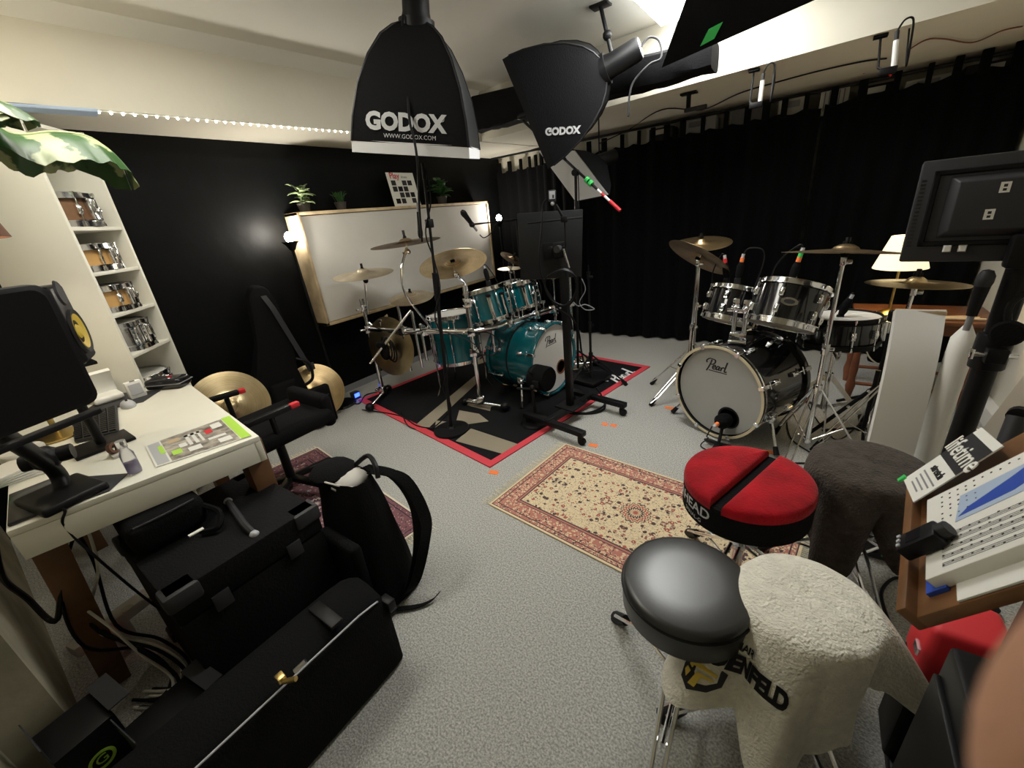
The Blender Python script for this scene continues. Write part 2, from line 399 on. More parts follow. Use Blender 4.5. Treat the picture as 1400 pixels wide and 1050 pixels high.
# black wrapped duct under the ceiling
def duct():
    L = PY(655, 157, 3.36); Rr = PY(978, 77, 3.14); rows = []
    for i in range(26):
        k = i/25; c = L.lerp(Rr, k); h = .135*(1-k)+.075*k; d = .11; row = []
        for j in range(12):
            a = 2*PI*j/12; ca, sa = math.cos(a), math.sin(a)
            y = d*math.copysign(abs(ca)**.5, ca); z = h*math.copysign(abs(sa)**.5, sa)
            q = c+V((0, y, z)); 
            if sa < -.3: q.z += MN.noise(V((k*17, a, 0)))*.022
            row.append(q)
        row.append(row[0].copy()); rows.append(row)
    mb = MB().sheet(rows); mb.f.append(list(range(12))); n = 25*13; mb.f.append([n+j for j in range(12)])
    single('ceiling_duct', mb, 'black_soft', 'long black fabric-wrapped duct hanging below the ceiling', 'duct')
duct()
A = G(905, 90, 2.14); B = G(1107, 0, 2.2); e1 = B-A; e2 = G(937, 0, 2.30)-A; e1 = e1*1.25; e2 = e2*1.05
t = thing('black_board', 'flat black board with a green tape patch hung below the ceiling light', 'board', A)
e1x = e1; nn = e1.cross(e2).normalized()*.012
part('panel', MB().hull8([A, A+e1x, A+e1x+e2*1.0, A+e2*1.0], [A+nn, A+e1x+nn, A+e1x+e2+nn, A+e2+nn]), 'black_soft', t)
c = A+e1*.27+e2*.22; u = e1.normalized()*.035; v = e2.normalized()*.055; low = -nn.normalized() if nn.z > 0 else nn.normalized()
s_ = c-nn*.15 if nn.z > 0 else c+nn*1.15
part('tape', MB().hull8([s_-u-v, s_+u-v*.8, s_+u*1.1+v, s_-u*.8+v*.9], [p+nn*.1 for p in (s_-u-v, s_+u-v*.8, s_+u*1.1+v, s_-u*.8+v*.9)]), 'green', t)

# ------------------------------------------------------------------ curtains and what shows above them
def curtain(label, path, ztop, ph, fold=.17, amp=.035):
    P = spline([(x, y, 0) for x, y in path], 30); ln = [0]
    for a, b in zip(P, P[1:]): ln.append(ln[-1]+(b-a).length)
    Lt = ln[-1]
    def pt(s):
        for i in range(len(ln)-1):
            if ln[i+1] >= s: k = (s-ln[i])/max(1e-6, ln[i+1]-ln[i]); return P[i].lerp(P[i+1], k), (P[i+1]-P[i]).normalized()
        return P[-1], (P[-1]-P[-2]).normalized()
    t = thing('curtain', label, 'curtain', (pt(Lt/2)[0].x, pt(Lt/2)[0].y, 0), group='black tab-top curtains')
    n = int(Lt/.017); rows = []
    for zi in range(15):
        k = zi/14; row = []
        for i in range(n+1):
            s = Lt*i/n; p, d = pt(s); q = V((d.y, -d.x, 0))
            a = amp*(.55+.45*(1-k))*(math.sin(2*PI*s/fold+ph+.6*math.sin(s*5+k))+.35*math.sin(2*PI*s/(fold*2.3)+2*ph))
            sag = .018*math.sin(PI*((s/fold) % 1)) if k > .99 else 0
            row.append(V((p.x, p.y, .006+.012*abs(math.sin(s*4+ph))*(1-k)+(ztop(s/Lt)-sag-.006)*k))+q*a)
        rows.append(row)
    part('fabric', MB().sheet(rows, .004), 'curtain', t, angle=80)
    k = 0; s = .05
    while s < Lt-.03:
        p, d = pt(s); q = V((d.y, -d.x, 0)); zt = ztop(s/Lt)
        M = frame(p+q*.012, (0, 0, 1), d)
        mb = MB().box((0, .0, zt-.03+.065), (.042+.012*math.sin(s*9), .026, .13), M)
        part('tab', mb, 'curtain', t, bevel=.004); s += .155+.03*math.sin(s*7)
curtain('black tab-top curtain in the corner behind the teal drum kit', [(-3.49, 4.84), (-3.0, 4.78), (-2.5, 4.55), (-2.1, 4.46)], lambda k: 1.94, .3)
curtain('black tab-top curtain behind the black drum kit and toward the corner', [(-2.08, 4.46), (-1.2, 4.47), (-.1, 4.46)], lambda k: 1.93+.03*k, 1.1)
curtain('black tab-top curtain behind the table lamp and tall monitor stand', [(-.08, 4.47), (.5, 4.46), (1.0, 4.45)], lambda k: 1.965+.045*k, 2.2)
single('curtain_rail', MB().cyl((-3.3, 4.47, 2.055), (1.0, 4.47, 2.062), .011, 10), 'black', 'thin black curtain rail above the black curtains', 'curtain rail')
t = thing('wall_shelf', 'long pale shelf full of gear behind the curtain tops', 'shelf', (-.4, 4.7, 1.90))
part('board', MB().box((-.4, 4.7, 1.905), (2.8, .34, .02)), 'white', t)
for x in (-1.6, -.4, .85): part('bracket', MB().box((x, 4.72, 1.83), (.02, .3, .13)), 'grey', t)
for x, wd, h, m, lb in ((-1.35, .22, .13, 'grey_dark', 'dark grey amplifier box on the shelf above the curtain'), (-1.02, .30, .14, 'silver_grey', 'wide silver grey amplifier on the shelf above the curtain'),
                        (-.62, .26, .15, 'grey', 'mid grey case on the shelf above the curtain'), (-.3, .2, .15, 'carton', 'pale cardboard carton on the shelf above the curtain'),
                        (-.03, .18, .16, 'white', 'white ribbed speaker box on the shelf above the curtain'), (.22, .2, .13, 'black', 'black device with pale labels on the shelf above the curtain'),
                        (.5, .24, .11, 'carton', 'brown tinted carton on the shelf beside the red cable'), (.8, .24, .13, 'grey_dark', 'dark case with bright latches at the end of the shelf')):
    t = thing('shelf_box', lb, 'box', (x, 4.68, 1.916), group='gear on the shelf above the curtain')
    part('body', MB().box((x, 4.68, 1.916+h/2), (wd, .2, h)), m, t, bevel=.006)
    if m == 'white':
        for i in range(5): part('rib', MB().box((x-.06+i*.03, 4.575, 1.916+h/2), (.008, .012, h*.8)), 'grey', t)
    else:
        part('front_plate', MB().box((x, 4.576, 1.916+h*.72), (wd*.5, .008, h*.3)), 'white' if m in ('black', 'grey_dark') else 'grey', t)
# cables and clip microphones on the beam above the curtain
cable('thin black cable running along the beam above the curtain', [PY(820, 196, 4.3)]+[G(x, y, 2.095) for x, y in ((860, 177), (905, 150), (960, 150), (1010, 128), (1060, 113), (1120, 97), (1180, 84), (1212, 80))], .005)
cable('brown cable hanging along the right end of the beam', [G(x, y, 2.09) for x, y in ((1240, 70), (1265, 55), (1290, 53), (1330, 58), (1370, 42), (1398, 36))], .004, 'wood_red')
cable('red cable bundle on the shelf below the upright white microphone', [PY(1180, 100, 4.4), PY(1195, 93, 4.38), PY(1210, 95, 4.4), PY(1218, 104, 4.42)], .007, 'red')
def clip_mic(label, px, py0, py1, Y):
    a = PY(px, py1, Y); b = PY(px+5, py0, Y); t = thing('clip_microphone', label, 'microphone', a, group='slim microphones clipped to the beam')
    d = (b-a)
    part('body', MB().cyl(a, a+d*.75, .012, 12), 'white', t); part('connector', MB().cyl(a+d*.75, b, .009, 10), 'grey_dark', t)
    part('clip', MB().box(a+V((-.02, 0, -.01)), (.07, .03, .03)), 'black', t, bevel=.004)
    part('arm', MB().tube([a+V((-.03, 0, -.01)), a+V((-.06, .05, .02)), V((a.x-.07, yb_(a.x)+.06, ZS))], .006), 'black', t); part('mount', MB().box((a.x-.07, yb_(a.x)+.06, ZS-.004), (.06, .05, .012)), 'black', t)
    p = [b, b+V((.02, -.01, .035)), b+V((.05, -.01, .03)), b+V((.06, .0, -.05)), a+V((.05, .04, .0)), V((a.x+.04, yb_(a.x)+.05, ZS-.003))]
    part('lead', MB().tube(spline(p, 6), .0045), 'black', t)
clip_mic('slim white microphone clipped upright on the beam beside a red cable', 1222, 42, 92, 3.2)
clip_mic('slim pale microphone clipped upright on the beam above a silver amplifier', 1039, 100, 140, 3.28)
t = thing('microphone_mount', 'small black mounting plate screwed under the beam', 'mount', G(942, 128, 2.09))
c = G(942, 128, 2.094); part('plate', MB().box(c, (.11, .06, .012)), 'black', t, bevel=.002); part('post', MB().cyl(c, c-V((0, 0, .09)), .016), 'black', t); part('clamp', MB().box(c-V((-.05, 0, .1)), (.15, .03, .025)), 'grey_dark', t, bevel=.003)

# ------------------------------------------------------------------ rugs and floor marks
def rug(name, label, c, ang, hl, hw, mat, ends, th=.007):
    t = thing(name, label, 'rug', (c[0], c[1], 0), ang)
    part('pile', MB().box((0, 0, th/2+.0005), (2*hl, 2*hw, th)), mat, t, local=True)
    for e in ends:
        mb = MB(); n = int(hw*2/.012)
        for i in range(n):
            y = -hw+(i+.5)*2*hw/n; l = .045+rng.random()*.02; dy = (rng.random()-.5)*.02; x0 = e*hl; x1 = e*(hl+l)
            mb.add([(x0, y-.003, .004), (x0, y+.003, .004), (x1, y+dy+.002, .0015), (x1, y+dy-.002, .0015), (x0, y, .007), (x1, y+dy, .003)], [(0, 1, 2, 3), (0, 3, 5, 4), (1, 4, 5, 2), (0, 4, 1), (2, 5, 3)])
        part('fringe', mb, 'fringe', t, local=True, kind='stuff')
p0, p1, p2 = G(663, 690), G(778, 606), G(860, 792); a = math.atan2((p2-p0).y, (p2-p0).x)
u = V((math.cos(a), math.sin(a), 0)); v = V((-u.y, u.x, 0)); c = p0+u*.68+v*.375
rug('persian_rug', 'cream Persian rug with red floral border and fringes under the red stool', c, a, .66, .365, 'rug_persian', (-1, 1))
p0, p1 = G(435, 612), G(587, 716); a = math.atan2((p1-p0).y, (p1-p0).x); u = V((math.cos(a), math.sin(a), 0)); v = V((u.y, -u.x, 0)); c = (p0+p1)/2+v*.30
rug('persian_rug', 'faded dark red Persian rug with cream edge beside the backpack', c, a, .67, .30, 'rug_persian_small', (-1, 1))
# drum rug
rc = [G(490, 548), G(670, 640), G(889, 502), G(694, 467)]
ctr = sum(rc, V((0, 0, 0)))/4
t = thing('drum_rug', 'black and beige drum rug with red edging under the teal kit', 'rug', ctr)
def inset(pts, k): c = sum(pts, V((0, 0, 0)))/4; return [c+(p-c)*(1-k) for p in pts]
def slab(pts, z0, z1): return MB().prism([(p.x, p.y) for p in pts], z0, z1)
part('pile', slab(inset(rc, .03), .001, .007), 'rug_black', t)
ri = inset(rc, .055)
for i in range(4): part('edging', slab([rc[i], rc[(i+1) % 4], ri[(i+1) % 4], ri[i]], .001, .009), 'red_edge', t)
for poly in ([(644, 586), (713, 609), (689, 621), (623, 603)], [(566, 583), (586, 585), (652, 524), (649, 514)],
             [(640, 545), (672, 552), (670, 562), (634, 553)], [(628, 561), (655, 566), (668, 576), (640, 580), (624, 575)], [(596, 575), (612, 577), (606, 588), (594, 590)],
             [(778, 492), (800, 488), (806, 500), (795, 508), (780, 505)], [(640, 490), (700, 476), (706, 482), (648, 500)]):
    part('beige_pattern', slab([G(x, y, .007) for x, y in poly], .0068, .0085), 'rug_beige', t)
a, b = G(836, 522, .008), G(865, 506, .008); d = (b-a); M = frame((a+b)/2, (0, 0, 1), d)
pearl(M, d.length*1.12, 'logo_white', t)
for i, (x, y, w_, lb) in enumerate(((675, 646, 12, 'orange tape mark at the corner of the drum rug'), (827, 580, 8, 'one of two short orange tape marks on carpet beyond the trolley wheel'), (839, 582, 8, 'one of two short orange tape marks on carpet beyond the trolley wheel'),
                          (811, 609, 12, 'orange tape mark at the corner of the cream rug'), (916, 558, 14, 'orange tape mark under a foot of the black bass drum'), (1050, 618, 15, 'orange tape mark under the near spur of the black bass drum'))):
    p = G(x, y); q = G(x+w_, y+2); d = q-p; M = frame(p, (0, 0, 1), d)
    single('tape_mark', MB().box((0, 0, .0012), (d.length, .035, .0016), M), 'orange', lb, 'tape', 'orange tape marks on the carpet')
# ------------------------------------------------------------------ drums
MESH = {}
def lug_mesh(kind, ln):
    k = (kind, round(ln, 3))
    if k not in MESH:
        mb = MB()
        if kind == 'tube': mb.cyl((0.016, 0, -ln/2), (.016, 0, ln/2), .006, 8); mb.box((.008, 0, 0), (.018, .012, .022)); mb.box((.008, 0, ln*.34), (.018, .010, .012)); mb.box((.008, 0, -ln*.34), (.018, .010, .012))
        else: mb.box((.009, 0, 0), (.022, .022, ln)); mb.ball((.016, 0, 0), .014, 8, sc=(.8, 1, 1.5))
        MESH[k] = mb.mesh('lug', .003, 1)
    return MESH[k]
def rod_mesh(ln):
    k = ('rod', round(ln, 3))
    if k not in MESH: MESH[k] = MB().cyl((0, 0, 0), (0, 0, ln), .0035, 6).cyl((0, 0, ln-.004), (0, 0, ln+.01), .006, 6).mesh('rod')
    return MESH[k]
def drum(name, label, cat, M, d, h, shell, nl=8, group=None, lug='tube', hoopmat='chrome', top='drum_head', bottom='head_clear', ph=0, badge=True, snare=False):
    t = thing(name, label, cat, M=M, group=group); r = d/2
    part('shell', MB().lathe([(r-.007, .004), (r, .004), (r, h-.004), (r-.007, h-.004), (r-.007, .004)], 40), shell, t, local=True, angle=50)
    part('batter_head', MB().lathe([(0, h+.001), (r-.004, h+.001), (r+.004, h-.006), (r+.004, h-.010), (r-.002, h-.003), (0, h-.002)], 40), top, t, local=True)
    part('resonant_head', MB().lathe([(0, -.001), (r-.004, -.001), (r+.004, .006), (r+.004, .010), (r-.002, .003), (0, .002)], 40), bottom, t, local=True)
    for z0, z1, s in ((h-.020, h+.010, 1), (-.010, .020, -1)):
        zl = (z0 if s > 0 else z1)
        pr = [(r+.005, z0), (r+.008, z0), (r+.008, z1-.003), (r+.005, z1), (r+.003, z1-.003), (r+.005, z0)]
        fl = [(r+.005, zl-s*.0), (r+.019, zl), (r+.019, zl+s*.005), (r+.005, zl+s*.005), (r+.005, zl)]
        part('hoop', MB().lathe(pr, 40).lathe(fl, 40), hoopmat, t, local=True)
    ln = h*.62 if lug == 'tube' else .045
    for i in range(nl):
        a = 2*PI*(i+.5)/nl+ph
        if lug == 'tube' or snare:
            inst('lug', lug_mesh(lug, ln), 'chrome', t, MX.Rotation(a, 4, 'Z') @ MX.Translation((r, 0, h/2)))
            l2 = (h-ln)/2
            inst('tension_rod', rod_mesh(l2), 'chrome', t, MX.Rotation(a, 4, 'Z') @ MX.Translation((r+.014, 0, h-l2)))
            inst('tension_rod', rod_mesh(l2), 'chrome', t, MX.Rotation(a, 4, 'Z') @ MX.Translation((r+.014, 0, l2)) @ MX.Rotation(PI, 4, 'X'))
        else:
            for z, s in ((h*.70, 1), (h*.30, -1)):
                inst('lug', lug_mesh(lug, ln), 'chrome', t, MX.Rotation(a, 4, 'Z') @ MX.Translation((r, 0, z)))
                l2 = h*.28
                inst('tension_rod', rod_mesh(l2), 'chrome', t, MX.Rotation(a, 4, 'Z') @ MX.Translation((r+.014, 0, z)) @ (MX.Rotation(PI, 4, 'X') if s < 0 else MX.Identity(4)))
    if snare:
        mb = MB().box((r+.014, 0, h*.5), (.026, .04, h*.7)); mb.box((r+.032, 0, h*.62), (.014, .018, h*.4)); part('strainer', mb, 'chrome', t, local=True, bevel=.003)
    return t
def badge(t, M, w, mat='chrome'):
    mb = MB().prism([(w*math.cos(a)*(1 if k % 2 else .92), w*.5*math.sin(a)) for k, a in enumerate([2*PI*i/16 for i in range(16)])], 0, .003, M)
    b = part('badge', mb, mat, t); part('badge_centre', MB().prism([(w*.62*math.cos(2*PI*i/12), w*.28*math.sin(2*PI*i/12)) for i in range(12)], .003, .004, M), 'ink', b); return b
def bass_drum(label, C, front, d, depth, shell, hoopmat, headmat, hole, logo_c, logo_w, mirror=1, nl=8, brk=False):
    # local z = toward the front head, x = to the viewer's right of the front, y = up
    z = V(front).normalized(); x = V((0, 0, 1)).cross(z).normalized(); M = frame(V(C), z, x)
    t = thing('bass_drum', label, 'bass drum', M=M); r = d/2
    part('shell', MB().lathe([(r-.009, -depth), (r, -depth), (r, -.02), (r-.009, -.02), (r-.009, -depth)], 56), shell, t, local=True, angle=50)
    part('shell_lining', MB().lathe([(r-.011, -depth+.01), (r-.010, -depth+.01), (r-.010, -.03), (r-.011, -.03), (r-.011, -depth+.01)], 48), 'shell_wood', t, local=True)
    n = 56; hx, hy, hr = hole; vs = []; fs = []
    for i in range(n):
        a = 2*PI*i/n; vs.append((hx+hr*math.cos(a), hy+hr*math.sin(a), 0))
    for i in range(n):
        a = 2*PI*i/n; dx, dy = math.cos(a), math.sin(a); b = hx*dx+hy*dy; q = -b+math.sqrt(b*b-(hx*hx+hy*hy-(r-.004)**2)); vs.append((hx+q*dx, hy+q*dy, 0))
    k = len(vs); vs += [(a, b, -.003) for a, b, c in vs]
    for i in range(n):
        j = (i+1) % n; fs += [(i, j, n+j, n+i), (k+i, k+n+i, k+n+j, k+j), (i, k+i, k+j, j), (n+i, n+j, k+n+j, k+n+i)]
    hd = part('front_head', MB().add(vs, fs), headmat, t, local=True)
    part('port_ring', MB().lathe([(hr-.004, -.004), (hr+.007, -.004), (hr+.007, .003), (hr-.004, .003), (hr-.004, -.004)], 32, MX.Translation((hx, hy, 0))), 'black' if not brk else 'wood_red', hd, local=True)
    part('pillow', MB().ball((0, -.1, -depth*.55), .2, 14, sc=(1, .6, .5)), 'shell_wood', t, local=True)
    part('rear_head', MB().lathe([(0, -depth), (r-.003, -depth), (r-.003, -depth-.003), (0, -depth-.003)], 48), 'drum_head', t, local=True)
    for z0, s in ((-.016, 1), (-depth-.022, -1)):
        part('hoop', MB().lathe([(r+.002, z0), (r+.015, z0), (r+.017, z0+.004), (r+.017, z0+.034), (r+.015, z0+.038), (r+.002, z0+.038), (r+.002, z0)], 64), hoopmat, t, local=True)
        if s > 0 and not brk: part('hoop_face', MB().lathe([(r+.001, z0+.038), (r+.0165, z0+.038), (r+.0165, z0+.0405), (r+.001, z0+.0405), (r+.001, z0+.038)], 64), 'hoop_cream', t, local=True)
        if s > 0: part('hoop_inlay', MB().lathe([(r+.0172, z0+.014), (r+.0182, z0+.014), (r+.0182, z0+.024), (r+.0172, z0+.024), (r+.0172, z0+.014)], 64), 'chrome' if not brk else hoopmat, t, local=True)
    if brk: part('shell_seam', MB().lathe([(r-.001, -depth*.58), (r+.0015, -depth*.58), (r+.0015, -depth*.54), (r-.001, -depth*.54), (r-.001, -depth*.58)], 56), 'black', t, local=True)
    cl = MB().box((.019, 0, 0), (.014, .024, .05)); cl.box((.010, 0, .026), (.03, .022, .008)); cl.cyl((.019, 0, -.12), (.019, 0, 0), .0035, 6); cl.box((.019, 0, -.045), (.006, .045, .008)); clm = cl.mesh('claw', .002, 1)
    lg = MB().box((.008, 0, 0), (.02, .026, .05)); lg.ball((.016, 0, 0), .013, 8, sc=(.8, 1, 1.7)); lgm = lg.mesh('lug', .003, 1)
    for i in range(nl):
        a = 2*PI*(i+.5)/nl; Q = MX.Rotation(a, 4, 'Z')
        inst('claw_hook', clm, 'chrome', t, Q @ MX.Translation((r, 0, 0)))
        inst('claw_hook', clm, 'chrome', t, Q @ MX.Translation((r, 0, -depth+.004)) @ MX.Rotation(PI, 4, 'X'))
        inst('lug', lgm, 'chrome', t, Q @ MX.Translation((r, 0, -.12))); inst('lug', lgm, 'chrome', t, Q @ MX.Translation((r, 0, -depth+.12)))
    for s in (-1, 1):
        a = V((s*r*.93, -r*.42, -.13)); f = V((s*(r+.085), -V(C).z+.012, -.05))
        sp = part('spur', MB().cyl(a, f, .010, 10), 'chrome', t, local=True)
        part('spur_bracket', MB().box(a, (.05, .06, .05)).ball(a+V((s*.02, 0, .02)), .02, 8), 'chrome', t, local=True, bevel=.006)
        part('rubber_tip', MB().cyl(f+(a-f).normalized()*.05, f, .013, 10, .016), 'black', sp, local=True)
    pearl(M @ MX.Translation((logo_c[0], logo_c[1], .0006)), logo_w, 'ink', t)
    return t
# ------------------------------------------------------------------ cymbals and stands
def cymbal(label, c, d, n, mat, bell=.17, group=None, curve=.03, xh=(1, 0, 0), flip=False):
    r = d/2; rb = r*bell*1.25; hb = .024; h = d*curve; pr = []
    for k in range(9): a = k/8; pr.append((.006+(r-.006)*a if a > 0 else .006, 0))
    pts = [(.006, h+hb), (rb*.5, h+hb*.85), (rb*.85, h+hb*.4), (rb, h), (r*.5, h*.66), (r*.75, h*.36), (r*.92, h*.12), (r, 0)]
    prof = pts+[(r, -.0012)]+[(a, b-.0014) for a, b in pts[::-1]]+[pts[0]]
    M = frame(c, n, xh)
    mb = MB().lathe(prof, 64, M)
    return single('cymbal', mb, mat, label, 'cymbal', group, angle=60, org=M)
def topper(t, c, n, up=.035):
    c = V(c); n = V(n).normalized()
    part('felt', MB().cyl(c+n*.022, c+n*.034, .016, 12), 'black_soft', t)
    part('wing_nut', MB().cyl(c+n*.034, c+n*(.034+up), .010, 10).box((0, 0, .045), (.035, .008, .014), frame(c, n)), 'black', t, bevel=.001)
def stand(label, base, top, n=(0, 0, 1), legs=(.4, 2.5, 4.6), rl=.27, hl=.30, name='cymbal_stand', mid=.55, group=None, boom=None, r=.0125, mat='chrome', cat='cymbal stand', nut=True, double=True, drop=.0):
    b = V(base); b.z = 0; tp = V(top); t = thing(name, label, cat, b, group=group)
    ax = (boom if boom is not None else tp); ax = V(ax); p = lambda z: b.lerp(V((ax.x, ax.y, 0)), z/max(.01, ax.z))+V((0, 0, z))
    zt = ax.z; zm = zt*mid
    part('lower_tube', MB().cyl(p(.10), p(zm), r, 12), mat, t)
    part('upper_tube', MB().cyl(p(zm-.03), p(zt-.03), r*.72, 12), mat, t)
    part('tube_clamp', MB().cyl(p(zm-.03), p(zm+.025), r*1.45, 12).box(p(zm)+V((.022, 0, 0)), (.03, .008, .018)), mat, t, bevel=.002)
    part('leg_collar', MB().cyl(p(hl-.025), p(hl+.025), r*1.6, 12).box(p(hl)+V((0, .025, 0)), (.008, .032, .02)), mat, t, bevel=.002)
    part('lower_collar', MB().cyl(p(.10), p(.125), r*1.5, 12), mat, t)
    for a in legs:
        d = V((math.cos(a), math.sin(a), 0)); s = V((-d.y, d.x, 0)); f = b+d*rl+V((0, 0, .014)); hi = p(hl)+d*r*1.2
        mb = MB()
        for k in ((-1, 1) if double else (0,)): mb.tube([hi+s*k*.010, hi.lerp(f, .25)+s*k*.016, hi.lerp(f, .8)+s*k*.016, f+s*k*.006+V((0, 0, .012))], .0045 if double else .007)
        lg = part('leg', mb, mat, t)
        part('rubber_foot', MB().cyl(f+(hi-f).normalized()*.055, f-V((0, 0, .012)), .013, 8, .017), 'black', lg)
        mid_ = hi.lerp(f, .52); part('brace', MB().tube([p(.113)+d*r, mid_], .0042), mat, t)
    if boom is not None:
        part('boom_arm', MB().cyl(V(boom)+(V(boom)-tp)*.25, tp, r*.55, 10), mat, t); part('boom_tilter', MB().ball(V(boom), r*2.2, 10).box(V(boom)+V((0, .03, 0)), (.008, .035, .02)), mat, t, bevel=.002)
    else: part('tilter', MB().box(p(zt-.035), (.024, .024, .04)).cyl(p(zt-.04), p(zt-.04)+V((.035, 0, 0)), .011, 8), mat, t, bevel=.003)
    nn = V(n).normalized()
    part('cymbal_rod', MB().cyl(p(zt-.035) if boom is None else tp-nn*.02, tp+nn*.05, .004, 8), mat, t)
    part('cymbal_seat', MB().cyl(tp-nn*.016, tp-nn*.001, .017, 12), 'black_soft', t)
    if nut: topper(t, tp, nn)
    return t
def mic(label, c, d, name='microphone', ln=.17, r=.024, head='steel', body='black', tape=None, group=None, cat='microphone', sub=None):
    c = V(c); d = V(d).normalized(); t = thing(name, label, cat, c, group=group)       # c = head end, d = toward the cable
    part('head', MB().lathe([(0, 0), (r*.6, .004), (r*.98, .02), (r, .04), (r*.85, .055), (0, .055)], 16, frame(c, d)), head, t)
    part('body', MB().lathe([(0, .053), (r*.88, .053), (r*.62, ln), (0, ln)], 16, frame(c, d)), body, t)
    part('plug', MB().cyl(c+d*ln, c+d*(ln+.05), r*.42, 10), 'grey', t)
    if tape: part('tape_band', MB().cyl(c+d*(ln*.9), c+d*(ln*.9+.03), r*.75, 12), tape, t, label=tape+' tape band')
    return t
def drum_mic(label, c, d, bend, tapes=('orange',), group='clip-on drum microphones'):
    # small clip mic: clamp on the hoop, capsule pointing to the head, taped plug and looping lead
    c = V(c); d = V(d).normalized(); t = thing('drum_microphone', label, 'microphone', c, group=group)
    part('clamp', MB().box(c, (.035, .03, .05)), 'black', t, bevel=.006)
    part('body', MB().lathe([(0, 0), (.014, .003), (.020, .03), (.020, .075), (.012, .10), (0, .10)], 14, frame(c+V((0, 0, .02)), d)), 'black_soft', t)
    e = c+V((0, 0, .02))+d*.10; k = 0
    for m in tapes: part('tape_band', MB().cyl(e+d*k, e+d*(k+.026), .0115, 10), m, t); k += .026
    part('plug', MB().cyl(e+d*k, e+d*(k+.022), .009, 10), 'silver_grey', t); e = e+d*(k+.02)
    B = V(bend); part('lead', MB().tube(spline([e, e+d*.03+B*.25, e+B+d*.0, e+B*1.2-d*.10, c+B*.7-V((0, 0, .16))], 6), .0038), 'black', t)
    return t

# ================================================================== black kit
kz = V((-.43, -.90, 0)).normalized(); KC = V((-.352, 2.545, .305))
bass_drum('glossy black bass drum with pale front head and script logo', KC, kz, .555, .42, 'piano_black', 'piano_black', 'head_grey', (.085, -.145, .062), (-.02, .155), .155)
kr = V((.43, .9, 0)).normalized(); kx = V((.9, -.43, 0)).normalized()
tu = (V((0, 0, 1))+kr*.42).normalized()
cA = PY(1003, 418, 2.94); cB = PY(1077, 418, 2.70)
tA = drum('rack_tom', 'smaller glossy black rack tom on the chrome mount', 'tom drum', frame(cA-tu*.10, tu, kx), .305, .20, 'piano_black', 6, 'black rack toms', 'ball', top='drum_head', ph=.2)
tB = drum('rack_tom', 'larger glossy black rack tom with an oval badge', 'tom drum', frame(cB-tu*.11, tu, kx), .33, .22, 'piano_black', 6, 'black rack toms', 'ball', ph=.2)
fd = (CAM-cB); fd = (fd-tu*fd.dot(tu)).normalized(); badge(tB, frame(cB+fd*.1655, fd, tu.cross(fd)), .042)
fd = (CAM-cA); fd = (fd-tu*fd.dot(tu)).normalized()
# double tom mount on the bass drum
mp = KC+kr*.14+V((0, 0, .285)); t = thing('tom_mount', 'chrome double tom mount with two posts on the black bass drum', 'tom mount', mp)
part('plate', MB().box(mp+V((0, 0, .005)), (.10, .08, .02)).box(mp+V((0, 0, .035)), (.09, .06, .05)), 'chrome', t, bevel=.006)
for s, cc in ((-1, cA), (1, cB)):
    a = mp+kx*s*.032; tp = V((a.x, a.y, .82)); part('post', MB().cyl(a, tp, .0125, 14), 'chrome', t)
    side = (cc-tp); side.z = 0
    part('arm', MB().cyl(tp-V((0, 0, .03)), cc-side.normalized()*.15, .009, 10), 'chrome', t); part('ball_clamp', MB().ball(tp-V((0, 0, .03)), .026, 10).box(tp+V((0, 0, .0)), (.035, .035, .05)), 'chrome', t, bevel=.005)
    part('wing_bolt', MB().cyl(tp-V((0, 0, .03)), tp-V((0, 0, .03))-kr*.05, .006, 8).box(tp-V((0, 0, .03))-kr*.055, (.03, .008, .02)), 'chrome', t, bevel=.002)
sc = PY(1150, 432, 2.93); sn = (V((0, 0, 1))+V((-.03, .05, 0))).normalized()
sd = drum('snare_drum', 'glossy black snare drum with white head on a chrome stand', 'snare drum', frame(sc-sn*.155, sn, (1, 0, 0)), .356, .155, 'piano_black', 10, None, 'ball', snare=True, hoopmat='black', ph=.3)
# snare stand
b = V((sc.x, sc.y, 0)); t = thing('snare_stand', 'low chrome snare stand with basket arms under the black snare', 'drum stand', b)
part('tube', MB().cyl(b+V((0, 0, .12)), b+V((0, 0, sc.z-.20)), .0125, 12), 'chrome', t)
for k in range(3):
    a = 2*PI*k/3+.6; d = V((math.cos(a), math.sin(a), 0)); hub = b+V((0, 0, sc.z-.215)); e = b+d*.19+V((0, 0, sc.z-.168))
    part('basket_arm', MB().tube([hub, b+d*.17+V((0, 0, sc.z-.205)), e, e+V((0, 0, .02))], .008), 'chrome', t)
    f = b+d*.27+V((0, 0, .014)); hi = b+V((0, 0, .33)); s = V((-d.y, d.x, 0))
    lg = part('leg', MB().bar(hi+d*.02, f+V((0, 0, .01)), .026, .008, s), 'chrome', t); part('rubber_foot', MB().cyl(f+V((0, 0, .03))-d*.02, f-V((0, 0, .012)), .014, 8, .018), 'black', lg)
    part('brace', MB().bar(b+V((0, 0, .13))+d*.01, hi.lerp(f, .6), .018, .005, s), 'chrome', t)
part('collar', MB().cyl(b+V((0, 0, .31)), b+V((0, 0, .36)), .022, 12), 'chrome', t)
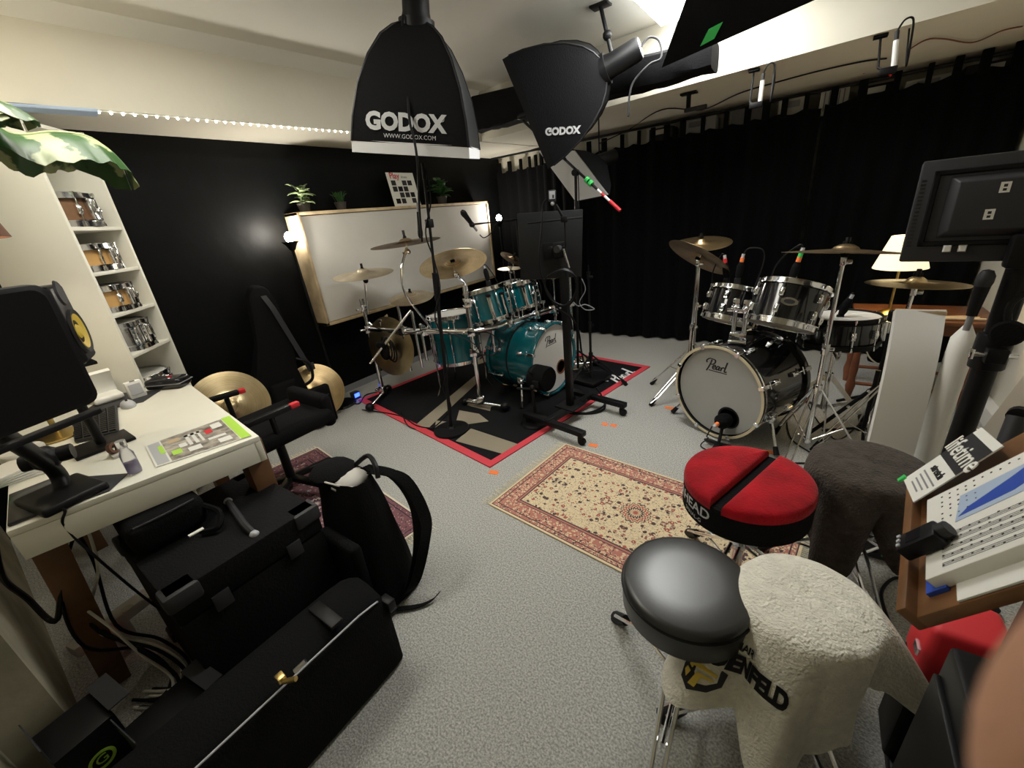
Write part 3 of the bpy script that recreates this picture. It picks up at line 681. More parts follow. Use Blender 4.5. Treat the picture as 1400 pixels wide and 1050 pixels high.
# crash cymbals and their stand by the curtain
G4 = 'cymbals of the black kit'
c6 = PY(958, 333, 3.25); c7 = PY(955, 352, 3.0)
n6 = V((.0, .12, 1)).normalized(); n7 = V((.50, .55, 1)).normalized()
cymbal('upper bronze cymbal lying level above a tilted one, black kit', c6, .40, V((.02, -.16, 1)), 'bronze', group=G4)
cymbal('dark cymbal tilted steeply showing its underside on the black kit', c7, .43, n7, 'bronze_dark', group=G4)
stand('chrome stand of the level cymbal beside the black bass drum', (c6.x, c6.y, 0), c6, V((.02, -.16, 1)), (3.3, 5.3, 1.3), .30, .34, mid=.6)
stand('chrome stand of the steeply tilted cymbal beside the black bass drum', (c7.x-.02, c7.y, 0), c7, n7, (3.9, 5.6, 1.6), .28, .30, mid=.55, nut=False)
c8 = PY(1155, 346, 2.5); cymbal('large dark bronze cymbal level on the stand in front of the snare', c8, .50, (.05, .13, 1), 'bronze_dark', group=G4, curve=.035)
stand('tall chrome stand with wire legs carrying the large dark cymbal', (c8.x, c8.y, 0), c8, (.05, .13, 1), (-1.9, .1, 2.2), .27, .42, mid=.58)
c9 = PY(1252, 388, 2.70); cymbal('bronze cymbal with a taped edge in front of the table lamp', c9, .38, (.03, .06, 1), 'bronze', group=G4)
stand('chrome stand with the taped cymbal beside the white chair', (c9.x-.03, c9.y, 0), c9, (0, 0, 1), (3.6, 5.8, 1.6), .26, .40, mid=.6)
# drum microphones with tape
drum_mic('clip microphone with orange tape on the smaller black tom', PY(1008, 385, 2.95), (.12, 0, 1), (.10, 0, .02), ('orange',))
drum_mic('clip microphone with green and orange tape on the larger black tom', PY(1081, 388, 2.78), (.18, 0, 1), (-.09, 0, -.05), ('orange', 'green'))
drum_mic('clip microphone with bare silver plug on the black snare', PY(1148, 436, 2.9), (.3, .05, 1), (-.06, .0, -.1), ())
drum_mic('clip microphone with pink tape behind the smaller black tom', PY(993, 385, 3.0), (-.1, 0, .6), (-.06, .0, -.1), ('red',))
# kick microphone and its little stand
kp = KC+kx*.085+V((0, 0, -.15))-kr*.02
t = thing('kick_microphone', 'black bass drum microphone with orange tape at the port hole', 'microphone', kp-kr*.05)
part('body', MB().lathe([(0, 0), (.035, .004), (.045, .03), (.045, .07), (.02, .10), (0, .10)], 18, frame(kp+kr*.02, -kr)), 'black_soft', t)
part('plug', MB().cyl(kp-kr*.08, kp-kr*.12+V((0, 0, -.01)), .011, 10), 'silver_grey', t); part('tape_band', MB().cyl(kp-kr*.075, kp-kr*.10+V((0, 0, -.006)), .0135, 10), 'orange', t)
sb = V((kp.x, kp.y, 0))-kr*.10+kx*.03
t = thing('microphone_stand', 'small black desk stand holding the microphone at the black bass drum', 'stand', sb)
part('tube', MB().cyl(sb+V((0, 0, .02)), kp-kr*.03-V((0, 0, .045)), .010, 10), 'black', t)
for a in (.3, 2.4, 4.5): part('foot', MB().bar(sb+V((0, 0, .04)), sb+V((.11*math.cos(a), .11*math.sin(a), .012)), .03, .012), 'black', t, bevel=.003)
cable('thin black cable from the black bass drum microphone to the carpet', [kp-kr*.13, kp-kr*.17-V((0, 0, .05)), kp-kr*.10-kx*.04-V((0, 0, .11)), V((kp.x, kp.y, .006))-kr*.16-kx*.03, V((kp.x, kp.y, .006))-kr*.1+kx*.2, V((kp.x+.45, kp.y-.05, .006))], .004)
cable('black cable lying on the carpet beside the black bass drum', [G(1075, 575, .006), G(1082, 600, .006), G(1110, 620, .006), G(1140, 640, .006), G(1160, 660, .006)], .004)
cable('black cable curling on the carpet below the snare stand', [G(1100, 535, .006), G(1108, 560, .006), G(1130, 590, .006), G(1150, 600, .006), G(1190, 570, .006), G(1250, 560, .006)], .004)
cable('white cable drooping from the snare drum to the table', [PY(1187, 462, 2.95), PY(1184, 475, 2.97), PY(1190, 490, 3.1), PY(1207, 500, 3.3), PY(1225, 497, 3.4)], .004, 'cable_white')
# hi-hat pedal stand / boom beside the kit
a = G(1105, 595, .012); b_ = PY(1195, 530, 2.75)
t = thing('microphone_boom', 'black boom arm with chrome joints lying low beside the snare stand', 'boom stand', V((a.x, a.y, 0)))
part('arm', MB().cyl(a+V((0, 0, .01)), b_, .011, 10), 'black', t); 
for k in (.45, .62, .92): part('joint', MB().cyl(a.lerp(b_, k), a.lerp(b_, k+.035), .0135, 10), 'chrome', t)
part('post', MB().cyl(V((b_.x, b_.y, .1)), b_+V((0, 0, .1)), .011, 10), 'black', t)
for q in (.5, 2.6, 4.7): part('leg', MB().cyl(V((b_.x, b_.y, .12)), V((b_.x+.2*math.cos(q), b_.y+.2*math.sin(q), .01)), .008, 8), 'black', t)

# ================================================================== teal kit
tz = V((.985, -.13, 0)).normalized(); TC = PX(757, 503, -1.60); TC.z = .315
bass_drum('teal bass drum with white front head and script logo', TC, tz, .56, .46, 'teal', 'teal', 'drum_head', (.10, -.10, .055), (-.01, .155), .155, brk=True)
G5 = 'teal shell drums'
dt = (V((0, 0, 1))+V((-.22, 0, 0))).normalized()
c1 = PX(668, 416, -2.0); drum('rack_tom', 'larger teal rack tom above the teal bass drum', 'tom drum', frame(c1-dt*.12, dt, (1, 0, 0)), .305, .24, 'teal', 6, G5, ph=.1)
c2 = PX(714, 403, -1.98); drum('rack_tom', 'smaller teal rack tom beside the black monitor', 'tom drum', frame(c2-dt*.105, dt, (1, 0, 0)), .254, .21, 'teal', 6, G5, ph=.1)
fc = V((-2.42, 2.50, 0)); drum('floor_tom', 'teal floor tom behind the chrome rack bar', 'floor tom', frame((fc.x, fc.y, .30), (-.05, .03, 1), (1, 0, 0)), .406, .40, 'teal', 8, G5, ph=.2)
for a in (.4, 2.5, 4.6):
    pass
# rack
P1 = V((-2.02, 2.26, 0)); P2 = V((-3.02, 2.08, 0)); P3 = V((-1.72, 3.30, 0)); ZB = .64
t = thing('drum_rack', 'chrome tube drum rack with clamps around the teal kit', 'drum rack', (-2.1, 2.5, 0))
for p, h in ((P1, .98), (P2, .90), (P3, .95)): part('post', MB().cyl(p+V((0, 0, .05)), p+V((0, 0, h)), .019, 14), 'chrome', t)
for pts in ([P2, V((-2.75, 2.10, 0)), V((-2.4, 2.17, 0)), P1], [P1, V((-1.88, 2.5, 0)), V((-1.80, 2.9, 0)), P3]):
    part('bar', MB().tube(spline([p+V((0, 0, ZB)) for p in pts], 6), .023, 12), 'chrome', t)
for p, dr in ((P1, V((.9, .1, 0))), (P2, V((.42, -.75, 0))), (P3, V((.6, .5, 0)))):
    dr.normalize(); l0, l1 = (-.16, .22) if p is not P2 else (-.12, .30)
    f = part('foot', MB().cyl(p+dr*l0+V((0, 0, .045)), p+dr*l1+V((0, 0, .045)), .015, 12), 'chrome', t)
    part('rubber_foot', MB().ball(p+dr*l1+V((0, 0, .045)), .038, 12), 'black', f); part('rubber_foot', MB().ball(p+dr*l0+V((0, 0, .04)), .032, 12), 'black', f)
cl = MB().box((0, 0, 0), (.055, .055, .06)); cl.cyl((0, .02, 0), (0, .06, 0), .008, 8); cl.box((0, .065, 0), (.036, .008, .018)); cl.ball((.03, 0, 0), .024, 8); clm = cl.mesh('clamp', .008, 2)
for p, q in ((P1, ZB), (P2, ZB), (P3, ZB), (P1, .86), (P2, .82), (P1, .48), (P1, .075), (P2, .075), (V((-2.62, 2.12, 0)), ZB), (V((-2.42, 2.165, 0)), ZB), (V((-1.86, 2.55, 0)), ZB), (V((-1.80, 2.85, 0)), ZB), (V((-1.77, 3.05, 0)), ZB)):
    inst('clamp', clm, 'chrome', t, ROOTM[t.name].inverted() @ T(p.x, p.y, q, rng.random()*3))
for x, y, z0, z1 in ((-2.62, 2.115, .30, .86), (-2.50, 2.14, .34, .80), (-2.44, 2.15, .40, .70), (-1.86, 2.57, .62, .80), (-1.82, 2.88, .62, .82), (-1.93, 2.4, .45, .8)):
    part('drop_tube', MB().cyl((x, y, z0), (x, y, z1), .0125, 10), 'chrome', t)
for cc, src in ((c1, V((-1.86, 2.57, .78))), (c2, V((-1.82, 2.88, .80)))):
    part('tom_arm', MB().tube(spline([src, src.lerp(cc, .3)+V((0, 0, .03)), cc+(src-cc).normalized()*.14], 5), .009, 8), 'chrome', t)
a, b_ = PX(506, 497, -2.75), PX(562, 424, -2.55); part('diagonal_arm', MB().cyl(a, b_, .011, 10), 'chrome', t)
# floor tom legs
for a in (.5, 2.6, 4.4):
    d = V((math.cos(a), math.sin(a), 0)); q = fc+d*.222
    t2 = t
    part('tom_leg', MB().tube([q+V((0, 0, .58)), q+V((0, 0, .10)), q+d*.04+V((0, 0, .022))], .006, 8), 'chrome', t)
for cc, dd in ((c1, .1525), (c2, .127)):
    for sgy in (-.55, .15):
        d = V((.80, sgy*1.0-.25, 0)).normalized(); m0 = cc+d*(dd+.022)
        part('tom_mount', MB().bar(m0-dt*.09, m0+dt*.09, .028, .014, d), 'chrome', t, bevel=.004); part('mount_grip', MB().box(m0+dt*.095, (.03, .03, .02)), 'black', t, bevel=.004); part('mount_grip', MB().box(m0-dt*.095, (.03, .03, .02)), 'black', t, bevel=.004)
for x, y, z in ((-2.3, 2.19, ZB+.04), (-2.15, 2.22, ZB+.05), (-1.93, 2.42, ZB+.045), (-1.84, 2.7, ZB+.045), (-1.79, 2.95, ZB+.05), (-2.85, 2.09, ZB+.045)):
    part('wing_bolt', MB().cyl((x, y, z-.03), (x, y, z+.03), .006, 8).box((x, y, z+.035), (.036, .008, .018)), 'chrome', t, bevel=.002)
# second posts: curved arm for the upper cymbal
G6 = 'cymbals of the teal kit'
k1 = PX(620, 362, -2.02); n1 = V((-.38, .28, .85)).normalized()
cymbal('large bronze cymbal tilted with underside visible on the teal kit', k1, .47, n1, 'bronze', group=G6, bell=.2)
part('cymbal_arm', MB().tube(spline([P1+V((0, 0, .94)), P1+V((0, 0, 1.0)), k1-n1*.07, k1-n1*.01], 5), .010, 10), 'chrome', t); part('cymbal_rod', MB().cyl(k1-n1*.08, k1+n1*.05, .0045, 8), 'chrome', t); part('tilter', MB().ball(k1-n1*.075, .022, 10), 'chrome', t); topper(t, k1, n1)
k2 = PX(555, 333, -2.5); n2 = V((-.12, .04, 1)).normalized(); cymbal('thin bronze cymbal seen nearly edge on above the curved arm', k2, .52, n2, 'bronze_dark', group=G6)
part('cymbal_arm', MB().tube(spline([V((-2.44, 2.15, .70)), PX(590, 450, -2.48), PX(556, 405, -2.5), PX(549, 370, -2.5), k2-V((0, 0, .03))], 7), .0095, 10), 'chrome', t); part('tilter', MB().ball(k2-V((0, 0, .06)), .024, 10).box(k2-V((.03, 0, .07)), (.05, .012, .02)), 'chrome', t, bevel=.003); part('cymbal_rod', MB().cyl(k2-n2*.06, k2+n2*.07, .0045, 8), 'chrome', t); topper(t, k2, n2, .06)
k3 = PX(497, 375, -2.92); n3 = V((.06, -.06, 1)).normalized(); cymbal('pale bronze cymbal with a raised bell near the floor lamp', k3, .47, n3, 'bronze_pale', group=G6, curve=.05)
part('cymbal_arm', MB().cyl(P2+V((.05, 0, .78)), k3-V((0, 0, .03)), .0095, 10), 'chrome', t); part('tilter', MB().ball(k3-V((-.01, 0, .05)), .022, 10), 'black', t); part('cymbal_rod', MB().cyl(k3-n3*.06, k3+n3*.08, .0045, 8), 'chrome', t); topper(t, k3, n3, .05)
k4 = PX(562, 407, -2.62); n4 = V((.12, -.12, 1)).normalized(); cymbal('small pale cymbal with bell in front of the canvas panel', k4, .36, n4, 'bronze_pale', group=G6, curve=.06, bell=.25)
part('cymbal_arm', MB().cyl(V((-2.62, 2.115, .84)), k4-V((0, 0, .02)), .0095, 10), 'black', t); part('cymbal_rod', MB().cyl(k4-n4*.04, k4+n4*.06, .0045, 8), 'chrome', t); topper(t, k4, n4, .04)
k5 = PX(534, 474, -2.78); n5 = V((.12, -.98, .10)).normalized(); cymbal('hammered bright cymbal hanging upright at the side of the teal kit', k5, .50, n5, 'bronze_bright', group=G6, curve=.05)
part('hanger_arm', MB().tube([P2+V((.03, 0, .70)), k5-n5*.07+V((0, 0, .0)), k5+n5*.03], .009, 8), 'chrome', t)
k7 = PX(697, 367, -2.55); cymbal('small pale splash cymbal beside the monitor on the teal kit', k7, .26, (.05, 0, 1), 'bronze_pale', group=G6)
k8 = PX(701, 354, -2.75); cymbal('small brown cymbal tilted behind the splash on the teal kit', k8, .30, (.5, .1, .8), 'bronze_dark', group=G6)
stand('slim chrome stand holding the two small cymbals behind the teal toms', (k7.x, k7.y, 0), k7, (.05, 0, 1), (1, 3, 5), .22, .3)
stand('slim chrome stand of the brown tilted cymbal behind the teal toms', (k8.x, k8.y+.02, 0), k8, (.5, .1, .8), (0, 2, 4), .22, .3)
# hi-hat on the far side
hh = V((-1.95, 3.42, .86)); cymbal('lower hi-hat cymbal behind the black monitor', hh, .35, (0, 0, -1), 'bronze', group=G6); cymbal('upper hi-hat cymbal behind the black monitor', hh+V((0, 0, .034)), .35, (0, 0, 1), 'bronze', group=G6)
stand('chrome hi-hat stand behind the black monitor', (hh.x, hh.y, 0), hh+V((0, 0, .07)), (0, 0, 1), (.2, 2.3, 4.4), .26, .28, name='hi_hat_stand', cat='hi-hat stand')
drum_mic('clip microphone on the larger teal tom', PX(668, 388, -2.08), (-.1, 0, .5), (.05, .06, -.1), ())
drum_mic('clip microphone on the smaller teal tom', PX(726, 385, -2.0), (-.1, 0, .4), (.05, .06, -.1), ())
# drum sticks in a holder
t = thing('stick_holder', 'bundle of pale drumsticks in a black holder on the rack', 'drumsticks', PX(530, 455, -2.9))
c = PX(531, 455, -2.9); part('cup', MB().cyl(c-V((0, 0, .10)), c, .03, 12), 'black', t)
for i in range(4): part('drumstick', MB().cyl(c+V((-.015+.01*i, .008*(i % 2), -.05)), c+V((-.025+.016*i, .006*(i % 2), .13+.01*i)), .0075, 8), 'wood_pale', t)
# big black microphone on the teal bass drum
kc = PX(742, 517, -1.46); t = thing('kick_microphone', 'large black drum-shaped microphone in front of the teal bass drum', 'microphone', kc)
part('body', MB().lathe([(0, 0), (.085, 0), (.092, .012), (.092, .13), (.085, .142), (0, .142)], 28, frame(kc-tz*.085, tz)), 'black_soft', t)
part('yoke', MB().box(kc-V((0, .10, .01)), (.05, .02, .05)).ball(kc-V((.02, .11, .03)), .022, 8), 'black', t, bevel=.004)
sb = V((kc.x-.02, kc.y-.11, 0)); t = thing('microphone_stand', 'short black stand under the drum-shaped microphone', 'stand', sb)
part('tube', MB().cyl(sb+V((0, 0, .03)), sb+V((0, 0, kc.z-.06)), .011, 10), 'black', t); part('base', MB().lathe([(0, .009), (.10, .009), (.11, .014), (.10, .028), (.02, .034), (0, .034)], 28, MX.Translation((sb.x, sb.y, 0))), 'black', t)
part('arm', MB().cyl(sb+V((-.12, -.02, kc.z-.05)), sb+V((.0, 0, kc.z-.045)), .009, 8), 'black', t)
cable('thin cable looping over the top of the drum-shaped microphone', [TC+V((.03, -.26, -.02)), kc+V((-.03, -.12, .08)), kc+V((-.02, -.02, .11)), kc+V((-.05, .08, .02))], .0035)
cable('black cable looping on the side of the teal bass drum', [PX(640, 455, -1.9), PX(668, 455, -1.85), PX(682, 468, -1.85), PX(675, 484, -1.86), PX(655, 484, -1.9), PX(643, 475, -1.95)], .004)

for i in range(3):
    o = k5+V((.06, -.05-.02*i, .02*i)); cable('black cable coil hung before the hammered upright cymbal', [o+V((.05*math.cos(a), 0, .09*math.sin(a)))+V((.012*a*.2, 0, -.004*a)) for a in [k*.7+i for k in range(11)]], .006, group='black cables coiled at the upright cymbal', n=4)
p = k5+V((.07, -.12, .01)); t = thing('stick_pouch', 'small black pouch hung before the hammered upright cymbal', 'pouch', p); part('body', MB().ball(p, .06, 14, sc=(.9, .5, 1.35)), 'black_soft', t); part('flap', MB().box(p+V((0, -.02, .05)), (.09, .03, .05)), 'black_soft', t, bevel=.012)
cable('grey cable clipped along the chrome rack bar', [V((-2.9, 2.06, ZB+.03)), V((-2.6, 2.09, ZB-.02)), V((-2.35, 2.14, ZB+.03)), V((-2.1, 2.21, ZB-.03)), V((-1.98, 2.26, ZB-.12)), V((-1.95, 2.3, ZB-.3))], .004)
cable('black cable wrapped round the rack bar above the teal bass drum', [V((-1.98, 2.34, ZB+.03)), V((-1.86, 2.45, ZB-.03)), V((-1.86, 2.6, ZB+.03)), V((-1.77, 2.75, ZB-.03)), V((-1.80, 2.95, ZB+.03)), V((-1.72, 3.1, ZB-.03)), V((-1.70, 3.2, ZB-.15))], .005)
# ------------------------------------------------------------------ microphones on tall stands, monitor trolley
b = V((-1.985, 1.86, 0)); top = at(579, 232, b)
t = thing('microphone_stand', 'tall black microphone stand with round base on the drum rug', 'microphone stand', b)
part('base', MB().lathe([(0, .009), (.125, .009), (.13, .014), (.127, .024), (.03, .032), (.02, .045), (0, .045)], 36, MX.Translation(b)), 'black', t)
part('lower_tube', MB().cyl(b+V((0, 0, .04)), b.lerp(top, .62)+V((0, 0, 0)), .013, 12), 'black', t)
part('upper_tube', MB().cyl(b.lerp(top, .6), top, .009, 12), 'black', t)
part('clutch', MB().cyl(b.lerp(top, .56), b.lerp(top, .66), .019, 12), 'black', t)
part('clip', MB().box(top.lerp(b, .17), (.04, .04, .05)), 'black', t, bevel=.006); part('thread_tip', MB().cyl(top.lerp(b, .03), top.lerp(b, -.02), .012), 'black', t)
m0 = at(577, 326, b)+V((.02, -.03, 0)); d0 = (at(573, 283, b)-at(577, 326, b)).normalized()
mic('slim black microphone hanging head down from the tall stand', m0, d0, ln=.15, r=.016, head='black')
cable('black cable wound down the tall round-base microphone stand', [top+V((.02, 0, .0))]+[b.lerp(top, k)+V((.03*math.cos(k*21), .03*math.sin(k*21), 0)) for k in (.9, .8, .7, .6, .5, .4, .3, .2, .1)]+[b+V((-.16, -.06, .012)), b+V((-.35, -.1, .012)), b+V((-.6, .05, .012))], .0045)
# trolley with the black monitor
c = V((-1.28, 2.385, 0)); fx = V((.98, -.18, 0)).normalized(); fy = V((-fx.y, fx.x, 0))
t = thing('monitor_trolley', 'black steel monitor trolley on casters in front of the teal bass drum', 'trolley', c)
for s in (-1, 1):
    a = c+fy*s*.25; z = V((0, 0, .085))
    part('leg', MB().bar(a-fx*.22+z, a+fx*.30+z, .05, .035), 'black', t, bevel=.004)
    for e in (-.19, .27):
        q = a+fx*e; cs = part('caster_fork', MB().cyl(q+V((0, 0, .045)), q+V((0, 0, .068)), .012, 8).box(q+V((0, 0, .045)), (.03, .034, .03)), 'black', t, bevel=.003); part('caster_wheel', MB().cyl(q+V((.01, -.012, .025)), q+V((.01, .012, .025)), .025, 14), 'black', cs)
part('cross_beam', MB().bar(c-fy*.27+V((0, 0, .09)), c+fy*.27+V((0, 0, .09)), .045, .04), 'black', t, bevel=.004)
part('foot_plate', MB().box((0, 0, .112), (.16, .16, .01), T(c.x, c.y, 0, math.atan2(fx.y, fx.x))), 'black', t, bevel=.002)
part('mast', MB().box((c.x, c.y, .66), (.045, .045, 1.10)), 'black', t, bevel=.005)
part('tilt_head', MB().box((c.x-.02, c.y+.0, 1.19), (.06, .07, .09)).cyl((c.x-.06, c.y-.05, 1.2), (c.x-.06, c.y+.05, 1.2), .018), 'black', t, bevel=.006)
part('tilt_lever', MB().cyl((c.x+.03, c.y-.05, 1.20), (c.x+.05, c.y-.02, 1.08), .008), 'chrome', t); part('knob', MB().cyl((c.x+.0, c.y-.08, 1.2), (c.x+.0, c.y-.045, 1.2), .022, 12), 'grey_dark', t)
# monitor seen from behind
q0, q1, q2, q3 = [at(x, y, (c.x-.05, c.y+.06)) for x, y in ((707, 292), (797, 286), (795, 378), (713, 383))]
nn = (q1-q0).cross(q3-q0).normalized(); nn = nn if nn.dot(CAM-q0) > 0 else -nn
t = thing('computer_monitor', 'thin black monitor seen from behind on the trolley', 'monitor', (q2+q3)/2)
part('back_shell', MB().hull8([p-nn*.012 for p in (q0, q1, q2, q3)], [p+nn*.008 for p in (q0, q1, q2, q3)]), 'black_sheet', t, bevel=.004)
part('screen', MB().hull8([p-nn*.0155 for p in inset((q0, q1, q2, q3), .06)], [p-nn*.0125 for p in inset((q0, q1, q2, q3), .06)]), 'screen', t)
cc = (q0+q1+q2+q3)/4; ux = (q1-q0).normalized(); part('mount_plate', MB().box((0, 0, .012), (.10, .10, .016), frame(cc-V((0, 0, .03)), nn, ux)), 'black', t, bevel=.003)
# clamp bar with a small recorder above the monitor
a, e = at(722, 305, c)+nn*.04, at(795, 297, c)+nn*.04
t = thing('clamp_arm', 'black clamp arm with cross bar above the trolley monitor', 'clamp', a.lerp(e, .6))
part('cross_bar', MB().cyl(a, e, .006, 8), 'black', t); j = a.lerp(e, .68)
part('joint', MB().box(j, (.035, .035, .035)), 'black', t, bevel=.006); r0 = at(760, 280, c)+nn*.04
part('arm', MB().cyl(j, r0, .008, 8), 'black', t); part('post', MB().cyl(j, V((j.x, j.y, 1.2)), .006, 8), 'black', t)
r0 = at(755, 268, c)+nn*.04; t = thing('recorder', 'small grey recorder on the clamp arm above the monitor', 'recorder', r0-V((0, 0, .03)))
RM = frame(r0, nn, ux); part('body', MB().box((0, 0, 0), (.045, .062, .022), RM), 'grey_dark', t, bevel=.005); part('display', MB().box((.0, .004, .0115), (.034, .042, .002), RM), 'silver_grey', t); part('bezel_mark', MB().box((.006, -.004, .0128), (.010, .018, .001), RM), 'grey_dark', t); part('knuckle', MB().ball(r0-V((0, 0, .042)), .012), 'silver_grey', t)
cable('black cable looping from the recorder down the back of the monitor', [at(x, y, c)+nn*.05 for x, y in ((748, 272), (742, 282), (741, 310), (738, 340), (740, 372), (748, 395), (760, 412))], .005)
cable('thick coil of black cable hung on the trolley mast', [at(x, y, c)+nn*o for x, y, o in ((752, 376, .05), (768, 366, .07), (783, 372, .07), (788, 392, .06), (782, 410, .06), (768, 415, .07), (752, 405, .06), (745, 385, .05), (752, 374, .06), (770, 367, .08), (786, 376, .08), (786, 398, .07), (772, 414, .08), (756, 410, .06), (765, 420, .07), (778, 430, .07), (782, 447, .06))], .006)
cable('thin grey cable trailing to the right of the trolley mast', [at(x, y, c)+nn*.03 for x, y in ((780, 408, ), (790, 417), (800, 415), (812, 421), (800, 422), (792, 412), (800, 395), (795, 380))], .003, 'grey')
cable('black cable bundle falling from the rack to the drum rug', [PX(772, 418, -1.6), PX(790, 450, -1.6), PX(795, 480, -1.6), PX(800, 500, -1.5), PX(812, 520, -1.4), PX(823, 540, -1.25), G(825, 560, .01), G(790, 565, .01), G(765, 555, .012)], .009)
cable('black cable looping on the carpet under the trolley leg', [G(765, 558, .06), G(785, 566, .012), G(812, 562, .010), G(826, 553, .010), G(822, 540, .012), G(815, 530, .012)], .006)
# flat black floor monitor box and stands behind the trolley
t = thing('pedal_board', 'low black board with cables beside the teal bass drum', 'pedal board', G(800, 545))
p = G(790, 530); part('board', MB().box((0, 0, .03), (.34, .28, .035), T(p.x+.0, p.y+.18, 0, -.2)), 'black', t, bevel=.006); 
for s in ((-.12, .30), (.12, .30), (-.12, .06), (.12, .06)): part('rubber_foot', MB().cyl(V((p.x+s[0], p.y+s[1], .009)), V((p.x+s[0], p.y+s[1], .016)), .012, 8), 'black', t)
b = V((-1.42, 3.05, 0)); stand('black boom stand with low tripod behind the trolley', b, V((-1.42, 3.05, .95)), (0, 0, 1), (.2, 2.3, 4.4), .30, .26, name='boom_stand', mat='black', cat='boom stand', nut=False, double=False, r=.011)
# boom arm with a red end and green tape
b = V((-1.60, 3.16, 0)); a, e, j = PY(715, 165, 3.2), PY(848, 288, 3.12), PY(787, 236, 3.16)
t = thing('overhead_boom_stand', 'black overhead boom stand with green tape and red-white arm end', 'boom stand', b)
part('post', MB().cyl(b+V((0, 0, .08)), V((j.x, j.y, j.z)), .011, 12), 'black', t); part('swivel', MB().cyl(j-V((0, .025, 0)), j+V((0, .025, 0)), .024, 12), 'black', t)
for k in (.4, 2.5, 4.6): part('leg', MB().cyl(b+V((0, 0, .25)), b+V((.30*math.cos(k), .30*math.sin(k), .012)), .008, 8), 'black', t)
part('arm', MB().cyl(a, a.lerp(e, .78), .010, 10), 'black', t); part('arm_tip', MB().cyl(a.lerp(e, .78), a.lerp(e, .94), .009, 10), 'logo_white', t, label='white taped arm section'); part('arm_end', MB().cyl(a.lerp(e, .90), e, .013, 10), 'red', t, label='red grip at the arm end'); part('counterweight', MB().cyl(a.lerp(e, .665), a.lerp(e, .69), .022, 12), 'green', t, label='green tape ring'); part('counterweight', MB().cyl(a.lerp(e, .70), a.lerp(e, .725), .022, 12), 'green', t, label='green tape ring')
part('stripe', MB().cyl(a.lerp(e, .82), a.lerp(e, .85), .0098, 10), 'red', t)
mic('black microphone on the upper end of the overhead boom', a+V((-.05, 0, .03)), V((1, 0, .1)), ln=.12, r=.022, head='black')
cable('black cable spiralling along the overhead boom arm', [a.lerp(e, k/14)+V((.0, .017*math.cos(k*2.2), .017*math.sin(k*2.2))) for k in range(9)]+[j+V((.02, 0, -.1)), j+V((.015, 0, -.5)), j+V((.02, 0, -1.0))], .004)
cable('thin black cable sagging from the overhead boom to the softbox', [PY(726, 205, 3.2), PY(745, 200, 3.2), PY(765, 196, 3.2)], .003)
# dynamic microphone on a side arm before the canvas
h0 = PX(631, 288, -2.15); h1 = PX(654, 318, -2.15)
mic('black handheld style microphone pointing up before the canvas panel', h0, h1-h0, ln=.16, r=.023, head='black')
t = thing('low_boom_stand', 'thin black stand with a side arm holding a microphone before the canvas', 'boom stand', PX(650, 307, -2.15)); part('arm', MB().cyl(PX(645, 307, -2.15), PX(706, 300, -2.45), .007, 8), 'black', t); part('clip', MB().ball(PX(645, 307, -2.15), .022, 8), 'black', t)
part('stand_tube', MB().cyl(PX(706, 300, -2.45), V((PX(706, 300, -2.45).x, PX(706, 300, -2.45).y, .1)), .009, 10), 'black', t); p = PX(706, 300, -2.45)
for k in (1.2, 3.3, 5.4): part('leg', MB().cyl(V((p.x, p.y, .2)), V((p.x+.2*math.cos(k), p.y+.2*math.sin(k), .015)), .007, 8), 'black', t)
cable('black cable looping below the handheld style microphone', [PX(656, 321, -2.15), PX(662, 325, -2.15), PX(672, 318, -2.15), PX(680, 305, -2.1), PX(700, 302, -2.4)], .004)

